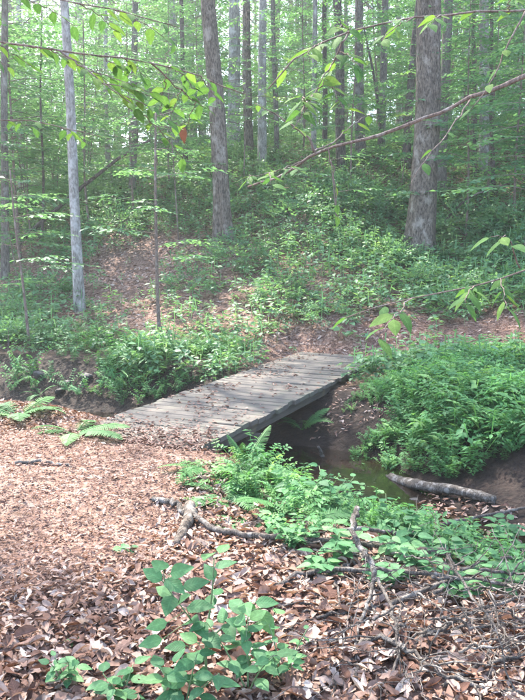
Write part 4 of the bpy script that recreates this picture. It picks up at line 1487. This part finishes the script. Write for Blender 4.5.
# dead branches leaning on the slope
def dead_branch(pix, wpx, label, seed, mat=M_DARK):
    b = hit(*pix[0]); P = [b] + [at(p[0], p[1], b[1] - .4 * k) for k, p in enumerate(pix[1:])]
    path = smooth_path(P, 16, .01, seed); t_ = thing('dead_branch', b, label, 'branch')
    r0 = wpx / FPX * b[1] / 2
    m = MB(); m.tube(path - b, np.linspace(r0, r0 * .45, 16), 7, wob=.08, seed=seed)
    link('limb', m.mesh('limb', mat), t_)


dead_branch([(16, 246), (45, 218), (80, 190), (112, 162), (150, 140)], 5, 'dark dead branch slanting up behind the whitish birch', 1)
dead_branch([(440, 236), (448, 216), (470, 196), (508, 184)], 3, 'dark arching dead branch over the bush right of the big tree', 2)

# low bushes on the slope
def bush_mesh(seed, r_, clumps):
    g = np.random.default_rng(seed); m = MB()
    sp_ = [spray(seed + s, 7, .085, .34, 2) for s in range(3)]
    v_ = g.normal(size=(clumps, 3)); v_[:, 2] = np.abs(v_[:, 2]); v_ /= np.linalg.norm(v_, axis=1)[:, None]
    P = v_ * (r_ * g.uniform(.35, 1, clumps) ** .5)[:, None] * np.array([1, 1, .8])
    F = v_ * np.array([1, 1, .35]) + g.normal(0, .3, P.shape)
    M = frames(F, np.array([0, 0, 1.0])[None] + g.normal(0, .3, P.shape)) * g.uniform(.8, 1.2, clumps)[:, None, None]
    rn_ = np.clip(g.normal(.45, .2, clumps), 0, 1)
    for s in range(3):
        m.inst(sp_[s], P[s::3], M[s::3], rn_[s::3])
    st_ = MB()
    for k in range(7):
        d_ = v_[k] * r_ * .8
        st_.tube([(0, 0, -.05), d_ * .5 + (0, 0, .05), d_], [.012, .008, .003], 5, cap=False)
    return m.mesh('foliage', M_COVER), st_.mesh('stem', M_TWIG)


BU = [bush_mesh(1200 + 11 * s, .55 + .15 * s, 60 + 25 * s) for s in range(3)]
for k, (x_, y_, s_, lab) in enumerate([
        (468, 238, 1.2, 'dark green bush right of the big tree'), (510, 232, 1.0, 'bush at the right edge behind the dark green bush'),
        (495, 300, .8, 'low bush above the trail at the right edge'), (452, 318, .7, 'low bush right of the trail end of the bridge'),
        (390, 262, .7, 'small bush left of the big tree base'), (240, 262, .8, 'small bush at the foot of the leaning oak'),
        (190, 290, .7, 'bush on the slope left below the oak'), (300, 225, 1.0, 'bush in the middle of the slope right of the oak'),
        (350, 205, 1.0, 'bush below the dark crooked tree'), (40, 300, .9, 'bush left of the whitish birch base'),
        (15, 325, .8, 'bush at the left edge above the creek'),
        (280, 300, .6, 'low bush on the slope above the bridge middle'),
        (120, 235, 1.0, 'bush high on the left slope'), (60, 345, .6, 'low bush on the bank over the dark creek'), (330, 320, .5, 'small bush above the far end of the bridge'),
        (420, 292, .7, 'low bush in front of the big tree'),
        (8, 350, .8, 'dark bush overhanging the creek at the left edge')]):
    p = hit(x_, y_)
    t_ = thing('bush', (p[0], p[1], float(H(p[0], p[1]))), lab, 'bush', 'low bushes on the slope', rz=k * 1.1)
    t_.scale = (s_,) * 3
    link('foliage', BU[k % 3][0], t_); link('stem', BU[k % 3][1], t_)

# ------------------------------------------------------------------ haze volume added to lift far blacks, imitating lens veil
hz = MB(); hz.box((0, 95, 29), (142, 0, 0), (0, 128, 0), (0, 0, 31))
M_HAZE, t, bs, out = nodes('haze')
t.nodes.remove(bs)
pv = N(t, 'ShaderNodeVolumePrincipled')
pv.inputs['Color'].default_value = (0.92, 0.97, 0.93, 1); pv.inputs['Density'].default_value = 0.0018
pv.inputs['Anisotropy'].default_value = 0.3
t.links.new(pv.outputs[0], out.inputs['Volume'])
link('haze', hz.mesh('haze', M_HAZE, False), kind='stuff')
